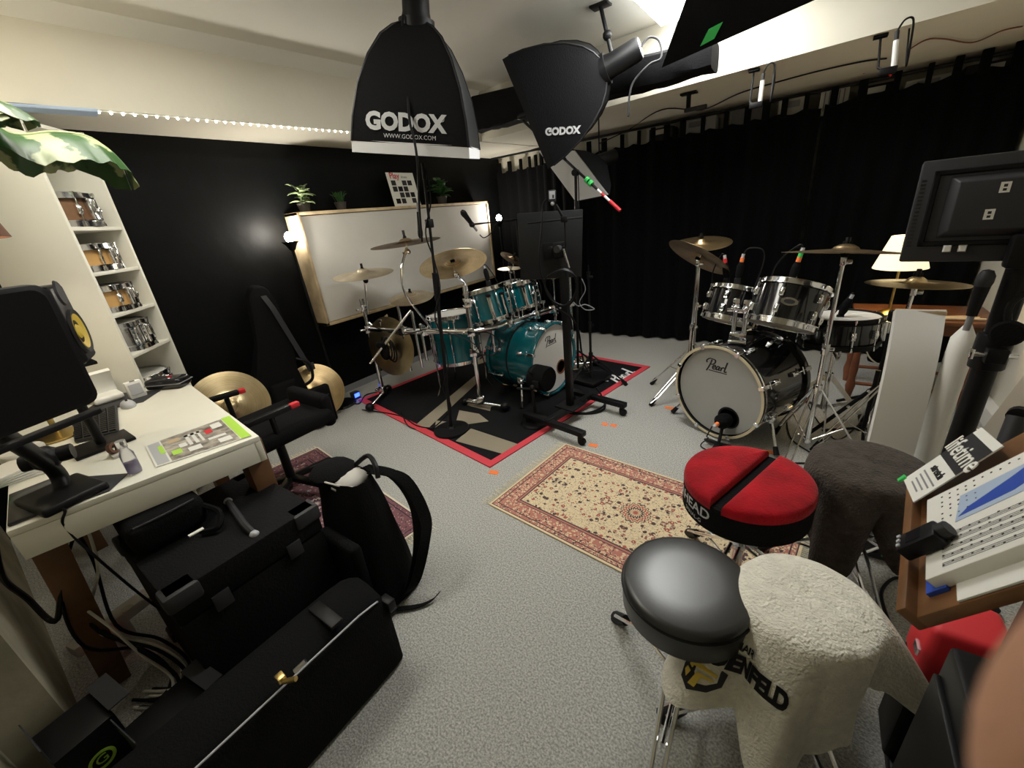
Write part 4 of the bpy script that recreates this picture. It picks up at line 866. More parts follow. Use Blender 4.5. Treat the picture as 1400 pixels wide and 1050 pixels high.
# ------------------------------------------------------------------ softboxes
def softbox(label, ring, mouth, hw, hh, up, rot=0, head=True, logo=True, letter=None, flat=.55, loglab='GODOX', cord=True, lipw=.05, lipmat='diffuser', logo_dir=None, headlen=.34, group='black studio softboxes'):
    # ring = centre of the speed ring, mouth = centre of the diffuser
    ring = V(ring); mouth = V(mouth); ax = (mouth-ring); L = ax.length; ax.normalize()
    M = frame(ring, ax, up); t = thing('softbox', label, 'softbox', M=M, group=group)
    prof = [(0, .20), (.04, .34), (.12, .50), (.28, .68), (.5, .84), (.75, .95), (.94, 1.0)]
    def pt(k, s, th):
        sx, sy = hw*s, hh*s; return V((sx*th[0], sy*th[1], L*k))
    cn = [(-1, -1), (1, -1), (1, 1), (-1, 1)]
    for i in range(4):
        rows = []
        for k, s in prof:
            a, b2 = V((cn[i][0], cn[i][1], 0)), V((cn[(i+1) % 4][0], cn[(i+1) % 4][1], 0)); row = []
            for j in range(9):
                q = a.lerp(b2, j/8); bow = 1-.06*math.sin(PI*j/8)*(1-k); row.append(pt(k, s, (q.x*bow, q.y*bow)))
            rows.append(row)
        part('side_panel', MB().sheet(rows, .002), 'black_sheet' if i % 2 else 'black_soft', t, local=True, angle=70)
    for i in range(4):
        rib = [pt(k, s, cn[i])*1.0 for k, s in prof]; part('rib', MB().tube(rib, .006), 'black', t, local=True)
    for i in range(4):
        a, b2 = cn[i], cn[(i+1) % 4]; k0, k1 = .93, 1.0+lipw/L*.3
        part('lip', MB().hull8([pt(k0, 1.003, a), pt(k0, 1.003, b2), pt(k0, .985, b2), pt(k0, .985, a)], [pt(k1, 1.01, a), pt(k1, 1.01, b2), pt(k1, .985, b2), pt(k1, .985, a)]), lipmat, t, local=True)
    part('diffuser_cloth', MB().sheet([[V((hw*.985*x, hh*.985*y, L*.97+.02*(1-x*x)*(1-y*y))) for x in (-1, -.5, 0, .5, 1)] for y in (-1, -.5, 0, .5, 1)], .002), 'diffuser', t, local=True)
    part('speed_ring', MB().lathe([(.06, -.02), (.085, -.02), (.085, .02), (.06, .02), (.06, -.02)], 24), 'black', t, local=True)
    if head:
        h = part('flash_head', MB().lathe([(0, -headlen), (.055, -headlen), (.062, -headlen+.015), (.064, -.05), (.07, -.02), (0, -.02)], 24), 'black', t, local=True)
        part('rear_cap', MB().lathe([(0, -headlen-.004), (.05, -headlen-.004), (.05, -headlen+.004), (0, -headlen+.004)], 24), 'silver_grey', h, local=True)
    return t, M, L
mk('softbox_cloth', (.016, .017, .018), .55, bump=.08, bscale=40)
def view_frame(px, py, w_, adir, back=0.0):
    # a point w_ metres into the room on that line of sight; axis roughly across it, pointing along the image direction adir
    d = ray(px, py); p = CAM+d*w_; v = d.normalized(); a = CR*adir[0]-CU*adir[1]; a = (a-v*a.dot(v)).normalized()
    a = (a+v*back).normalized(); e = a.cross(v).normalized(); return p, v, a, e
def panel_text(s, size, t, L, hh, ys, cx, ck, rx, bold=0, sx=1):
    # lettering on the softbox panel at local y = ys*hh; rx = angle of the reading direction in that panel
    c, q = math.cos(rx), math.sin(rx)
    def warp(p):
        dx = p.x*c+p.y*q; dz = p.x*q-p.y*c; kk = ck+dz/L
        s_ = .5+(kk-.12)*1.1 if kk < .28 else .68+(kk-.28)*.727 if kk < .5 else .84+(kk-.5)*.44 if kk < .75 else .95+(kk-.75)*.26
        bow = 1-.06*math.sin(PI*max(0, min(1, .5+(cx+dx)/(2*HWB[0]*s_))))*(1-kk)
        return V((cx+dx, ys*(hh*s_*bow+.006), L*kk))
    return text(s, size, 'logo_white', 'local', t, warp=warp, bold=bold, sx=sx)
HWB = [.3]
# first softbox: hangs almost upright over the teal kit
p, v, a, e = view_frame(561, 207, 2.0, (.04, 1), 0.0)
l_, r_ = CAM+ray(482, 203)*2.0, CAM+ray(641, 212)*2.0; hw = (r_-l_).length/2; ex = (r_-l_).normalized(); a = (a-ex*a.dot(ex)).normalized(); bk_ = v-a*v.dot(a); bk_ = (bk_-ex*bk_.dot(ex)).normalized()
L1 = .535; mo = (l_+r_)/2+bk_*.27; rg = mo-a*L1
t1, M1, L1 = softbox('large black softbox with big white lettering hanging above the teal kit', rg, mo, hw, .27, ex, headlen=.20)
ml = M1.inverted() @ ((l_+r_)/2); ys = -1 if ml.y < 0 else 1; HWB[0] = hw
panel_text('GODOX', .098, t1, L1, .27, ys, -.02, .78, 0, bold=.005); panel_text('WWW.GODOX.COM', .026, t1, L1, .27, ys, .0, .885, 0)
panel_text('\u00ae', .03, t1, L1, .27, ys, .155, .74, 0)
hd = M1 @ V((0, 0, -.2)); fr = (l_+r_)/2-bk_*.03
cable('black power cord hanging down the front of the large softbox', [CAM+ray(x, y)*k for x, y, k in ((551, 20, 1.9), (549, 55, 1.93), (552, 90, 1.93), (557, 125, 1.93), (560, 165, 1.93), (566, 190, 1.93), (571, 225, 1.95), (573, 280, 2.1), (577, 330, 2.3))], .006)
t = thing('suspension_pole', 'short black pole fixing the large softbox lamp to the ceiling', 'pole', V((hd.x, hd.y, 2.46)))
part('plate', MB().cyl(V((hd.x, hd.y, 2.485)), V((hd.x, hd.y, 2.499)), .06, 16), 'black', t); part('tube', MB().cyl(V((hd.x, hd.y, 2.488)), M1 @ V((0, 0, -.12)), .018), 'black', t)
# second softbox: turned away toward the floor on the far side
p, v, a, e = view_frame(737, 150, 2.75, (-.85, .52), .30)
rg2 = p-a*.46; yy = v-a*v.dot(a); yy.normalize(); xx = yy.cross(a)
t2, M2, L2 = softbox('black softbox with small white lettering tilted below the ceiling duct', rg2, p+yy*.0, .32, .25, xx, headlen=.22, lipmat='black')
ml = M2.inverted() @ CAM; ys = -1 if ml.y < 0 else 1; HWB[0] = .335
g2 = M2.inverted() @ (CAM+ray(799, 182)*2.7); rd = M2.to_3x3().inverted() @ (CR*1.0+CU*.10); ang = math.atan2(rd.z, rd.x)
panel_text('GODOX', .055, t2, L2, .25, ys, -.165, .66, ang, bold=.003)
hd = M2 @ V((0, 0, -.22)); q = V((rg2.x-.02, rg2.y, 2.494)); t = thing('ceiling_bracket', 'black ceiling bracket holding the tilted softbox', 'bracket', q)
part('plate', MB().box(q, (.11, .08, .012)), 'black', t, bevel=.002); jn = M2 @ V((0, 0, -.06)); part('rod', MB().cyl(q, jn, .012), 'black', t); part('knuckle', MB().ball(q.lerp(jn, .5), .028), 'black', t)
cable('black cord looping from the rear of the tilted softbox lamp', [hd, hd+CR*.05+CU*.06, hd+CR*.11+CU*.04, hd+CR*.12-CU*.06, hd+CR*.05-CU*.10, hd-CR*.05-CU*.22, hd-CR*.07-CU*.40], .006, 'black')
# third: strip softbox showing its white face
f0, f1, f2, f3 = PY(735, 205, 3.75), PY(786, 205, 3.45), PY(833, 267, 3.3), PY(787, 276, 3.6)
fc_ = (f0+f1+f2+f3)/4; nf = (f1-f0).cross(f3-f0).normalized(); nf = nf if nf.dot(CAM-fc_) > 0 else -nf
t = thing('strip_softbox', 'narrow softbox with white face hanging in front of the curtain', 'softbox', fc_, group='black studio softboxes')
bk = fc_-nf*.22+V((.05, .0, .03)); rear = [bk+(p-fc_)*.22 for p in (f0, f1, f2, f3)]
part('diffuser_cloth', MB().hull8([p-nf*.006 for p in inset((f0, f1, f2, f3), .03)], [p+nf*.002 for p in inset((f0, f1, f2, f3), .03)]), 'diffuser', t)
F4 = (f0, f1, f2, f3)
for i in range(4):
    j = (i+1) % 4; m = [F4[i], F4[j], rear[j], rear[i]]; mid_ = [(F4[j]*.62+rear[j]*.38)+(F4[j]-fc_)*.06, (F4[i]*.62+rear[i]*.38)+(F4[i]-fc_)*.06]
    part('side_panel', MB().sheet([[F4[i], F4[j]], [mid_[1], mid_[0]], [rear[i], rear[j]]], .003), 'black_soft', t)
part('flash_head', MB().cyl(bk+nf*.02, bk-nf*.16, .055, 18), 'black', t)
part('hanging_cord', MB().cyl(bk, V((bk.x, bk.y, ZS+.0)), .006, 8), 'black', t)
# ------------------------------------------------------------------ canvas panel, plants, calendar, floor lamps
px = -3.30
Y0, Y1, Z0, Z1 = 1.885, 4.30, .70, 1.60
t = thing('acoustic_panel', 'wood-framed acoustic panel with pale canvas hung on the dark wall', 'acoustic panel', (px-.08, (Y0+Y1)/2, Z0))
for a, bb in (((Y0, Z0), (Y1, Z0)), ((Y0, Z1), (Y1, Z1))): part('frame_rail', MB().box((px-.085, (Y0+Y1)/2, a[1]+(.012 if a[1] == Z0 else -.012)), (.19, Y1-Y0, .024)), 'wood_pale', t, bevel=.002)
for y in (Y0+.012, Y1-.012): part('frame_stile', MB().box((px-.085, y, (Z0+Z1)/2), (.19, .024, Z1-Z0)), 'wood_pale', t, bevel=.002)
rows = []
for i in range(13):
    row = []
    for j in range(33):
        z = Z0+.03+(Z1-Z0-.06)*i/12; y = Y0+.03+(Y1-Y0-.06)*j/32; row.append(V((px-.006-.008*MN.noise(V((y*2.2, z*5, 0)))-.006*math.sin(z*16+y*1.5)*(1 if z < 1.0 else .2), y, z)))
    rows.append(row)
part('canvas', MB().sheet(rows, -.003), 'canvas', t, angle=80)
for y in (2.4, 3.8): part('wall_bracket', MB().box((px-.19, y, Z0+.05), (.03, .08, .1)), 'black', t)
def leafshape(mb, base, d, ln, wd, droop=.3, fold=.2):
    d = V(d).normalized(); s = d.cross(V((0, 0, 1)));
    if s.length < .05: s = V((1, 0, 0))
    s.normalize(); u = s.cross(d); rows = []
    for k in range(6):
        a = k/5; w_ = wd*math.sin(PI*min(1, a*.93+.06))**.8; c = V(base)+d*ln*a-V((0, 0, 1))*droop*ln*a*a
        rows.append([c-s*w_/2+u*w_*fold, c, c+s*w_/2+u*w_*fold])
    mb.sheet(rows, .0012)
def plant(label, c, r, h, n, mat, ln, wd, kind='bush', pot='pot'):
    c = V(c); t = thing('potted_plant', label, 'plant', c, group='plants on top of the acoustic panel')
    part('pot', MB().lathe([(0, 0), (r*.7, 0), (r, r*1.3), (r*.9, r*1.3), (r*.85, r*1.2), (0, r*1.2)], 18, MX.Translation(c)), pot, t)
    rg_ = random.Random(n); z0 = c+V((0, 0, r*1.2))
    for i in range(n):
        a = rg_.random()*2*PI; el = .3+rg_.random()*1.0 if kind == 'bush' else .9+rg_.random()*.6
        tip = z0+V((math.cos(a)*r*.7*rg_.random(), math.sin(a)*r*.7*rg_.random(), h*rg_.random()*.8 if kind == 'bush' else 0))
        d = V((math.cos(a)*math.cos(el), math.sin(a)*math.cos(el), math.sin(el)*(.7 if kind == 'bush' else 1.4)))
        mb = MB(); leafshape(mb, tip, d, ln*(.7+.5*rg_.random()), wd, .35 if kind == 'bush' else .5); lf = part('leaf', mb, mat, t)
    if kind == 'bush': 
        for k in range(3): part('stem', MB().tube([z0-V((0, 0, .02)), z0+V((.02*(k-1), .015*(k-1), h*.5)), z0+V((.03*(k-1), .03*(1-k), h*.9))], .003), 'leaf', t)
plant('small potted plant with pale green leaves on the canvas panel', (px-.06, 2.0, Z1), .05, .14, 26, 'leaf_pale', .09, .045)
plant('spiky dark green potted plant on the canvas panel', (px-.10, 2.36, Z1), .05, .1, 30, 'leaf', .16, .012, 'spike')
plant('leafy dark green potted plant beside the calendar on the canvas panel', (px-.09, 3.62, Z1), .06, .2, 20, 'leaf', .14, .09)
# calendar
q0, q1, q2, q3 = PX(540, 237, px-.02), PX(576, 237, px-.02), PX(588, 280, px-.02), PX(552, 280, px-.02)
cy0, cy1, cz0, cz1 = 2.90, 3.24, Z1+.001, Z1+.30
t = thing('calendar', 'white calendar sheet with red heading and photo grid', 'calendar', (px-.03, (cy0+cy1)/2, cz0))
lean = .05
def cp(u, v, o=0): return V((px-.03-lean*v+o, cy0+(cy1-cy0)*u-.045*v*0, cz0+(cz1-cz0)*v))
part('sheet', MB().hull8([cp(0, 0, -.004), cp(1, 0, -.004), cp(1, 1, -.004), cp(0, 1, -.004)], [cp(0, 0), cp(1, 0), cp(1, 1), cp(0, 1)]), 'paper', t)
for i in range(5):
    for j in range(4):
        u0, v0 = .10+.20*j, .62-.18*i
        if v0 < 0: continue
        part('photo', MB().hull8([cp(u0, v0), cp(u0+.16, v0), cp(u0+.16, v0+.15), cp(u0, v0+.15)], [cp(u0, v0, .001), cp(u0+.16, v0, .001), cp(u0+.16, v0+.15, .001), cp(u0, v0+.15, .001)]), ('ink', 'grey_dark', 'black', 'paper', 'ink')[(i*4+j*3) % 5], t)
Mx = frame(cp(.27, .90, .001), (1, 0, .16), (0, 1, 0)); text('Play', .075, 'red', Mx, t, bold=.001); text('drums', .03, 'grey', frame(cp(.62, .87, .001), (1, 0, .16), (0, 1, 0)), t)
# floor lamps with bare bulbs
def floor_lamp(label, b, top, power):
    b = V(b); top = V(top); t = thing('floor_lamp', label, 'floor lamp', b, group='uplighter floor lamps')
    part('base', MB().lathe([(0, 0), (.125, 0), (.13, .008), (.12, .02), (.02, .03), (0, .03)], 32, MX.Translation(b)), 'black_gloss', t)
    part('pole', MB().cyl(b+V((0, 0, .02)), top-V((0, 0, .09)), .011, 12), 'black', t)
    part('shade', MB().lathe([(.010, -.10), (.022, -.09), (.040, -.055), (.060, -.035), (.064, -.030), (.058, -.032), (.036, -.050), (.01, -.08)], 24, MX.Translation(top)), 'black', t)
    bu = part('bulb', MB().ball(top, .034, 14, sc=(1, 1, 1.15)), 'bulb', t)
    part('socket', MB().cyl(top-V((0, 0, .08)), top-V((0, 0, .03)), .016, 10), 'white', t)
    l = bpy.data.lights.new('bulb_light', 'POINT'); l.energy = power; l.color = (1, .93, .82); l.shadow_soft_size = .04; lo = bpy.data.objects.new('bulb_light', l); COL.objects.link(lo); lo.parent = t; lo.location = top-b+V((0, 0, .06))
tb = at(390, 325, G(472, 552)); floor_lamp('black floor lamp with bare glowing bulb beside the gig bag', (-3.27, 1.80, 0), (tb.x+.02, tb.y+.02, tb.z), 8)
tb = PX(682, 298, -3.2); floor_lamp('black floor lamp with bare glowing bulb beyond the canvas panel', (tb.x, tb.y, 0), tb, 6)
# gig bag leaning on the dark wall
t = thing('gig_bag', 'tall black instrument gig bag leaning on the dark wall', 'gig bag', (-3.33, 1.32, 0))
def gb(y, z, o): return V((-3.38+.14*(1.12-z)*.6+o, y, z))
outl = [(1.24, .02), (1.47, .02), (1.53, .10), (1.52, .26), (1.49, .48), (1.56, .70), (1.53, 1.0), (1.50, 1.10), (1.44, 1.13), (1.40, 1.12), (1.36, 1.06), (1.30, .72), (1.17, .45), (1.12, .25), (1.16, .06)]
mb = MB(); n = len(outl); mb.add([gb(y, z, .0) for y, z in outl]+[gb(y, z, .14 if z < .7 else .09) for y, z in outl], [list(range(n))[::-1], list(range(n, 2*n))]+[(i, (i+1) % n, n+(i+1) % n, n+i) for i in range(n)])
part('bag', mb, 'black_soft', t, bevel=.02, seg=3)
part('strap', MB().sheet([[gb(1.42+.02*k, 1.05-.09*k, .115+.03*(k < 8 and k > 0)) for k in range(8)], [gb(1.46+.02*k, 1.05-.09*k, .115+.03*(k < 8 and k > 0)) for k in range(8)]], .003), 'grey_dark', t); part('buckle', MB().box(gb(1.60, .45, .13), (.015, .05, .06)), 'grey_dark', t, bevel=.004)
part('handle', MB().tube(spline([gb(1.50, .55, .14), gb(1.56, .50, .19), gb(1.55, .38, .19), gb(1.50, .33, .14)], 5), .012, 8), 'black', t)
part('pocket', MB().hull8([gb(1.20, .08, .14), gb(1.46, .08, .14), gb(1.44, .42, .14), gb(1.24, .42, .14)], [gb(1.22, .10, .17), gb(1.44, .10, .17), gb(1.42, .40, .17), gb(1.26, .40, .17)]), 'black_soft', t, bevel=.01)
# cymbals leaning on the wall
ca = PX(315, 556, -3.2); cymbal('large bronze cymbal leaning on the wall beside the desk', ca, .50, (.85, -.25, .33), 'bronze_bright')
cb = PX(412, 545, -3.05); cymbal('bronze cymbal standing half hidden behind the gig bag', V((-3.20, 1.58, .235)), .46, (.80, -.15, .30), 'bronze')
t = thing('stick_bag', 'black stick bag propped against the cymbal by the gig bag', 'bag', (-3.02, 1.5, 0)); part('body', MB().box((-3.03, 1.50, .17), (.06, .20, .32)), 'black_soft', t, bevel=.02, seg=3); part('zip', MB().box((-2.998, 1.50, .25), (.004, .15, .008)), 'grey_dark', t)
# tuner with blue display, cables along the wall
p = G(487, 545); t = thing('power_box', 'small box with a blue glowing display at the rug corner', 'device', p); part('case', MB().box((p.x, p.y, .035), (.06, .07, .07)), 'grey_dark', t, bevel=.006); part('display', MB().box((p.x+.031, p.y, .042), (.003, .05, .035)), 'blue_led', t)
cable('black cable lying along the rug edge toward the round base', [G(495, 560, .012), G(545, 568, .012), G(570, 582, .012), G(595, 585, .012), G(608, 580, .02)], .005)
cable('black cables tangled on the floor beside the floor lamp base', [G(445, 555, .006), G(470, 548, .01), G(490, 552, .006), G(500, 540, .01), G(520, 535, .01)], .006)

p = PX(703, 388, -2.85); t = thing('small_mixer', 'white mixer on a thin black stand behind the teal toms', 'mixer', V((p.x, p.y, 0))); part('case', MB().box(p, (.24, .26, .07)), 'white', t, bevel=.006); part('panel', MB().box(p+V((0, 0, .037)), (.20, .22, .006)), 'silver_grey', t)
for i in range(4): part('knob', MB().cyl(p+V((.05, -.08+.05*i, .038)), p+V((.05, -.08+.05*i, .052)), .010, 10), 'black', t)
part('post', MB().cyl((p.x, p.y, .05), (p.x, p.y, p.z-.035), .014), 'black', t)
for k in (.3, 2.4, 4.5): part('leg', MB().cyl((p.x, p.y, .2), (p.x+.22*math.cos(k), p.y+.22*math.sin(k), .012), .009), 'black', t)
# ------------------------------------------------------------------ desk and what stands on it
ZD = .73
dA, dB, dC = V((-1.766, -.10, 0)), V((-1.651, .551, 0)), V((-2.89, .70, 0)); dD = dA+(dC-dB)
dD = V((-2.98, .03, 0))
def up(p, z): return V((p.x, p.y, z))
t = thing('desk', 'white desk with deep front edge and brown wooden legs', 'desk', ((dA+dB+dC+dD)/4))
part('top', MB().hull8([up(p, ZD-.02) for p in (dA, dB, dC, dD)], [up(p, ZD) for p in (dA, dB, dC, dD)]), 'desk_white', t, bevel=.002)
def edge(a, b, n): i = V((-(b-a).y, (b-a).x, 0)).normalized()*n; part('apron', MB().hull8([up(a, ZD-.105), up(b, ZD-.105), up(b+i, ZD-.105), up(a+i, ZD-.105)], [up(a, ZD-.021), up(b, ZD-.021), up(b+i, ZD-.021), up(a+i, ZD-.021)]), 'desk_white', t, bevel=.002)
for a, b in ((dA, dB), (dB, dC), (dC, dD), (dD, dA)): edge(a, b, .022)
ctr_ = (dA+dB+dC+dD)/4
for p, k in ((dA, .14), (dB, .10), (dC, .1), (dD, .12)):
    q = p.lerp(ctr_, k); part('leg', MB().hull8([V((q.x+x*.035-.02*(p is dA), q.y+y*.035-.05*(p is dA), 0)) for x, y in ((-1, -1), (1, -1), (1, 1), (-1, 1))], [V((q.x+x*.04, q.y+y*.04, ZD-.022)) for x, y in ((-1, -1), (1, -1), (1, 1), (-1, 1))]), 'leg_wood', t, bevel=.003)
def desk_pt(x, y, z=ZD): return G(x, y, z)
# mouse pad, mouse, keyboard
def flat(name, label, cat, pts, th, mat, z=ZD, bev=.002, group=None): return single(name, MB().hull8([up(p, z+.0005) for p in pts], [up(p, z+th) for p in pts]), mat, label, cat, group, bevel=bev)
flat('mouse_pad', 'dark grey mouse pad on the white desk', 'mouse pad', [G(104, 570, ZD), G(196, 550, ZD), G(220, 534, ZD), G(150, 539, ZD)], .003, 'grey_dark')
c = G(176, 556, ZD); t = thing('computer_mouse', 'grey computer mouse on the dark mouse pad', 'mouse', c); part('shell', MB().ball((c.x, c.y, ZD+.006), .04, 14, sc=(1.3, .75, .75)), 'silver_grey', t); part('wheel', MB().cyl((c.x+.01, c.y-.004, ZD+.034), (c.x+.01, c.y+.004, ZD+.034), .008, 10), 'black', t)
kq = [G(98, 575, ZD+.01), G(160, 555, ZD+.01), G(163, 590, ZD+.01), G(102, 604, ZD+.01)]
t = thing('keyboard', 'black computer keyboard on the white desk', 'keyboard', up((kq[0]+kq[2])/2, ZD)); part('base', MB().hull8([up(p, ZD+.004) for p in kq], [up(p, ZD+.016) for p in kq]), 'grey_dark', t, bevel=.003)
km = MB().box((0, 0, 0), (1, 1, 1))
for i in range(5):
    for j in range(13):
        u0, v0 = .03+i*.19, .02+j*.075; P_ = lambda u, v: (kq[0].lerp(kq[1], u)).lerp(kq[3].lerp(kq[2], u), v)
        part('key', MB().hull8([up(P_(u0, v0), ZD+.016), up(P_(u0+.165, v0), ZD+.016), up(P_(u0+.165, v0+.062), ZD+.016), up(P_(u0, v0+.062), ZD+.016)], [up(P_(u0+.01, v0+.005), ZD+.022), up(P_(u0+.155, v0+.005), ZD+.022), up(P_(u0+.155, v0+.057), ZD+.022), up(P_(u0+.01, v0+.057), ZD+.022)]), 'black', t)
# headset dock, clock, pouch, magazine, bottle, coil, papers
c = G(147, 547, ZD); t = thing('desk_phone', 'white curved handset cradle behind the keyboard', 'phone', c); part('base', MB().box((c.x, c.y, ZD+.02), (.16, .12, .035)), 'white', t, bevel=.012, seg=3); part('shield', MB().sheet([[V((c.x-.05-.03*math.cos(a)*0, c.y-.06+.12*v, ZD+.03+.13*k)) + V((.05*k*k, 0, 0)) for v in (0, .25, .5, .75, 1)] for k, a in ((0, 0), (.3, .3), (.6, .6), (.85, .8), (1, 1))], .02), 'white', t)
c = G(190, 543, ZD); t = thing('desk_clock', 'small white desk clock beside the white shelf', 'clock', c); part('case', MB().box((c.x, c.y, ZD+.046), (.035, .07, .09)), 'white', t, bevel=.006); part('face', MB().box((c.x+.019, c.y, ZD+.05), (.003, .05, .055)), 'silver_grey', t); part('button', MB().box((c.x+.012, c.y, ZD+.093), (.01, .02, .004)), 'grey', t)
c = G(233, 529, ZD); t = thing('glasses_case', 'black zipped case at the desk corner by the shelf', 'case', c); part('body', MB().box((0, 0, .03), (.20, .10, .058), T(c.x, c.y, ZD, .6)), 'black_gloss', t, bevel=.02, seg=3); part('zip', MB().box((0, 0, .03), (.204, .104, .004), T(c.x, c.y, ZD, .6)), 'grey', t); part('zip_tag', MB().box((.02, .0, .061), (.02, .012, .004), T(c.x, c.y, ZD, .6)), 'red', t)
mg = [G(199, 611, ZD), G(314, 570, ZD), G(344, 597, ZD), G(214, 640, ZD)]
t = thing('magazine', 'glossy drum magazine with green spine strip on the white desk', 'magazine', up((mg[0]+mg[2])/2, ZD))
m = mk('magazine_print', (.12, .10, .08), .3, col2=(.55, .5, .42), vscale=28); part('pages', MB().hull8([up(p, ZD+.0005) for p in mg], [up(p, ZD+.005) for p in mg]), 'paper', t)
def mq(u, v, z): return up((mg[0].lerp(mg[1], u)).lerp(mg[3].lerp(mg[2], u), v), ZD+z)
def mquad(name, u0, v0, u1, v1, mat, z=.0052): part(name, MB().hull8([mq(u0, v0, .005), mq(u1, v0, .005), mq(u1, v1, .005), mq(u0, v1, .005)], [mq(u0, v0, z+.0006), mq(u1, v0, z+.0006), mq(u1, v1, z+.0006), mq(u0, v1, z+.0006)]), mat, t)
mquad('cover_photo', .16, .02, .88, .98, 'magazine_print'); mquad('spine_strip', .89, 0, 1, 1, 'lime'); mquad('column', .02, .04, .14, .96, 'silver_grey'); mquad('column', .10, .25, .15, .6, 'lime', .0056)
for u0, v0, u1, v1, m in ((.40, .18, .44, .62, 'white'), (.47, .18, .51, .62, 'white'), (.54, .18, .57, .62, 'white'), (.40, .18, .57, .26, 'white'), (.62, .25, .70, .42, 'red'), (.20, .62, .30, .8, 'lime'), (.36, .70, .50, .86, 'paper'), (.60, .6, .80, .68, 'white'), (.22, .15, .34, .3, 'wood_pale'), (.72, .1, .84, .3, 'paper'), (.30, .45, .38, .6, 'paper'), (.68, .75, .82, .9, 'paper')): mquad('cover_print', u0, v0, u1, v1, m, .0057)
c = G(186, 646, ZD); d = V((-.10, .0, .10)).normalized(); t = thing('spray_bottle', 'small clear bottle with purple liquid on the desk edge', 'bottle', c); part('glass', MB().lathe([(0, 0), (.018, 0), (.02, .01), (.02, .075), (.012, .09), (.012, .10), (0, .10)], 16, T(c.x, c.y, ZD+.001)), 'glass', t); part('liquid', MB().cyl((c.x, c.y, ZD+.004), (c.x, c.y, ZD+.045), .0165, 14), 'purple', t); part('cap', MB().cyl((c.x, c.y, ZD+.10), (c.x, c.y, ZD+.125), .014, 12), 'glass', t)
c = G(160, 622, ZD); t = thing('tape_dispenser', 'small brown roll on a pale stand beside the clear bottle', 'dispenser', c); part('roll', MB().lathe([(.012, -.008), (.022, -.008), (.022, .008), (.012, .008), (.012, -.008)], 18, frame((c.x, c.y, ZD+.03), (.6, .5, .2))), 'lamp_brown', t); part('stand', MB().box((c.x+.01, c.y, ZD+.006), (.06, .035, .011)), 'carton', t, bevel=.002)
flat('tablet', 'black tablet lying on the near corner of the desk', 'tablet', [G(12, 722, ZD), G(90, 690, ZD), G(78, 655, ZD), G(14, 680, ZD)], .012, 'black_gloss', bev=.004)
flat('writing_pad', 'dark grey pad lying under the monitor foot', 'pad', [G(100, 690, ZD), G(150, 672, ZD), G(176, 648, ZD), G(122, 652, ZD)], .004, 'grey_dark')
for i, (x, y, m, lb) in enumerate(((20, 655, 'white', 'lowest white paper stack with a green tab behind the monitor foot'), (45, 640, 'cable_white', 'white disc box standing behind the monitor foot'))):
    c = G(x, y, ZD); t = thing('paper_stack' if i == 0 else 'disc_spindle', lb, 'papers' if i == 0 else 'disc box', c)
    if i == 0:
        for k in range(5): part('sheet', MB().box((0, 0, .004+.008*k), (.14, .18, .006), T(c.x-.02, c.y, ZD, .15*k-.2)), 'paper', t)
        part('green_tab', MB().box((.075, -.06, .022), (.012, .035, .036), T(c.x-.02, c.y, ZD, 0)), 'green', t)
    else: part('case', MB().lathe([(0, 0), (.062, 0), (.062, .05), (.058, .055), (0, .055)], 28, T(c.x-.1, c.y, ZD)), 'white', t); part('spindle', MB().cyl((c.x-.1, c.y, ZD+.05), (c.x-.1, c.y, ZD+.065), .018, 14), 'black', t)
# monitor on its foot
br, tr = V((-1.60, .178, 1.052)), V((-1.60, .215, 1.372)); wv = V((.08, -.187, 0)).normalized()*.44
bl, tl = br+wv, tr+wv; nn = (tr-br).cross(wv).normalized(); nn = nn if nn.dot(CAM-br) > 0 else -nn
t = thing('computer_monitor', 'large dark monitor with rounded corners on the white desk', 'monitor', V((-1.84, .05, ZD)))
def rq(k, o):   # rounded outline
    M = frame((br+tl)/2, nn, (br-bl)); w_, h_ = .22-k, .165-k; r_ = .03; pts = []
    for cx, cy, a0 in ((w_-r_, h_-r_, 0), (-w_+r_, h_-r_, PI/2), (-w_+r_, -h_+r_, PI), (w_-r_, -h_+r_, 1.5*PI)):
        for i in range(5): a = a0+i*PI/8; pts.append(M @ V((cx+r_*math.cos(a), cy+r_*math.sin(a), o)))
    return pts
def slab2(k0, o0, k1, o1): a, b = rq(k0, o0), rq(k1, o1); n = len(a); return MB().add(a+b, [list(range(n))[::-1], list(range(n, 2*n))]+[(i, (i+1) % n, n+(i+1) % n, n+i) for i in range(n)])
part('casing', slab2(.0, -.035, 0, .0), 'black', t, bevel=.005); part('screen', slab2(.012, .0, .012, .002), 'screen', t)
cb_ = (br+tl)/2-nn*.04; ft = V((-1.88, .045, ZD))
part('stand_neck', MB().tube(spline([cb_-V((0, 0, .02)), cb_+V((-.06, .0, -.12)), ft+V((0, 0, .10)), ft+V((0, 0, .02))], 6), .022, 10), 'black', t)
part('stand_foot', MB().box((0, 0, .015), (.20, .16, .028), T(ft.x+.04, ft.y-.01, ZD, .2)), 'black', t, bevel=.01, seg=3); part('lower_bar', MB().bar(br+V((-.03, .0, -.035)), bl+V((-.03, 0, -.035)), .03, .016), 'black', t, bevel=.003)
part('arm_joint', MB().ball(ft+V((.0, .0, .13)), .04, 12).cyl(ft+V((-.02, -.05, .13)), ft+V((.02, .06, .13)), .025), 'black', t)
cable('thin black cable dropping from the monitor foot over the desk edge', [ft+V((.1, -.06, .02)), G(88, 697, ZD+.006), V((-1.752, .0, ZD-.05)), V((-1.742, .02, .55)), V((-1.735, .06, .35)), V((-1.74, .1, .18))], .004)
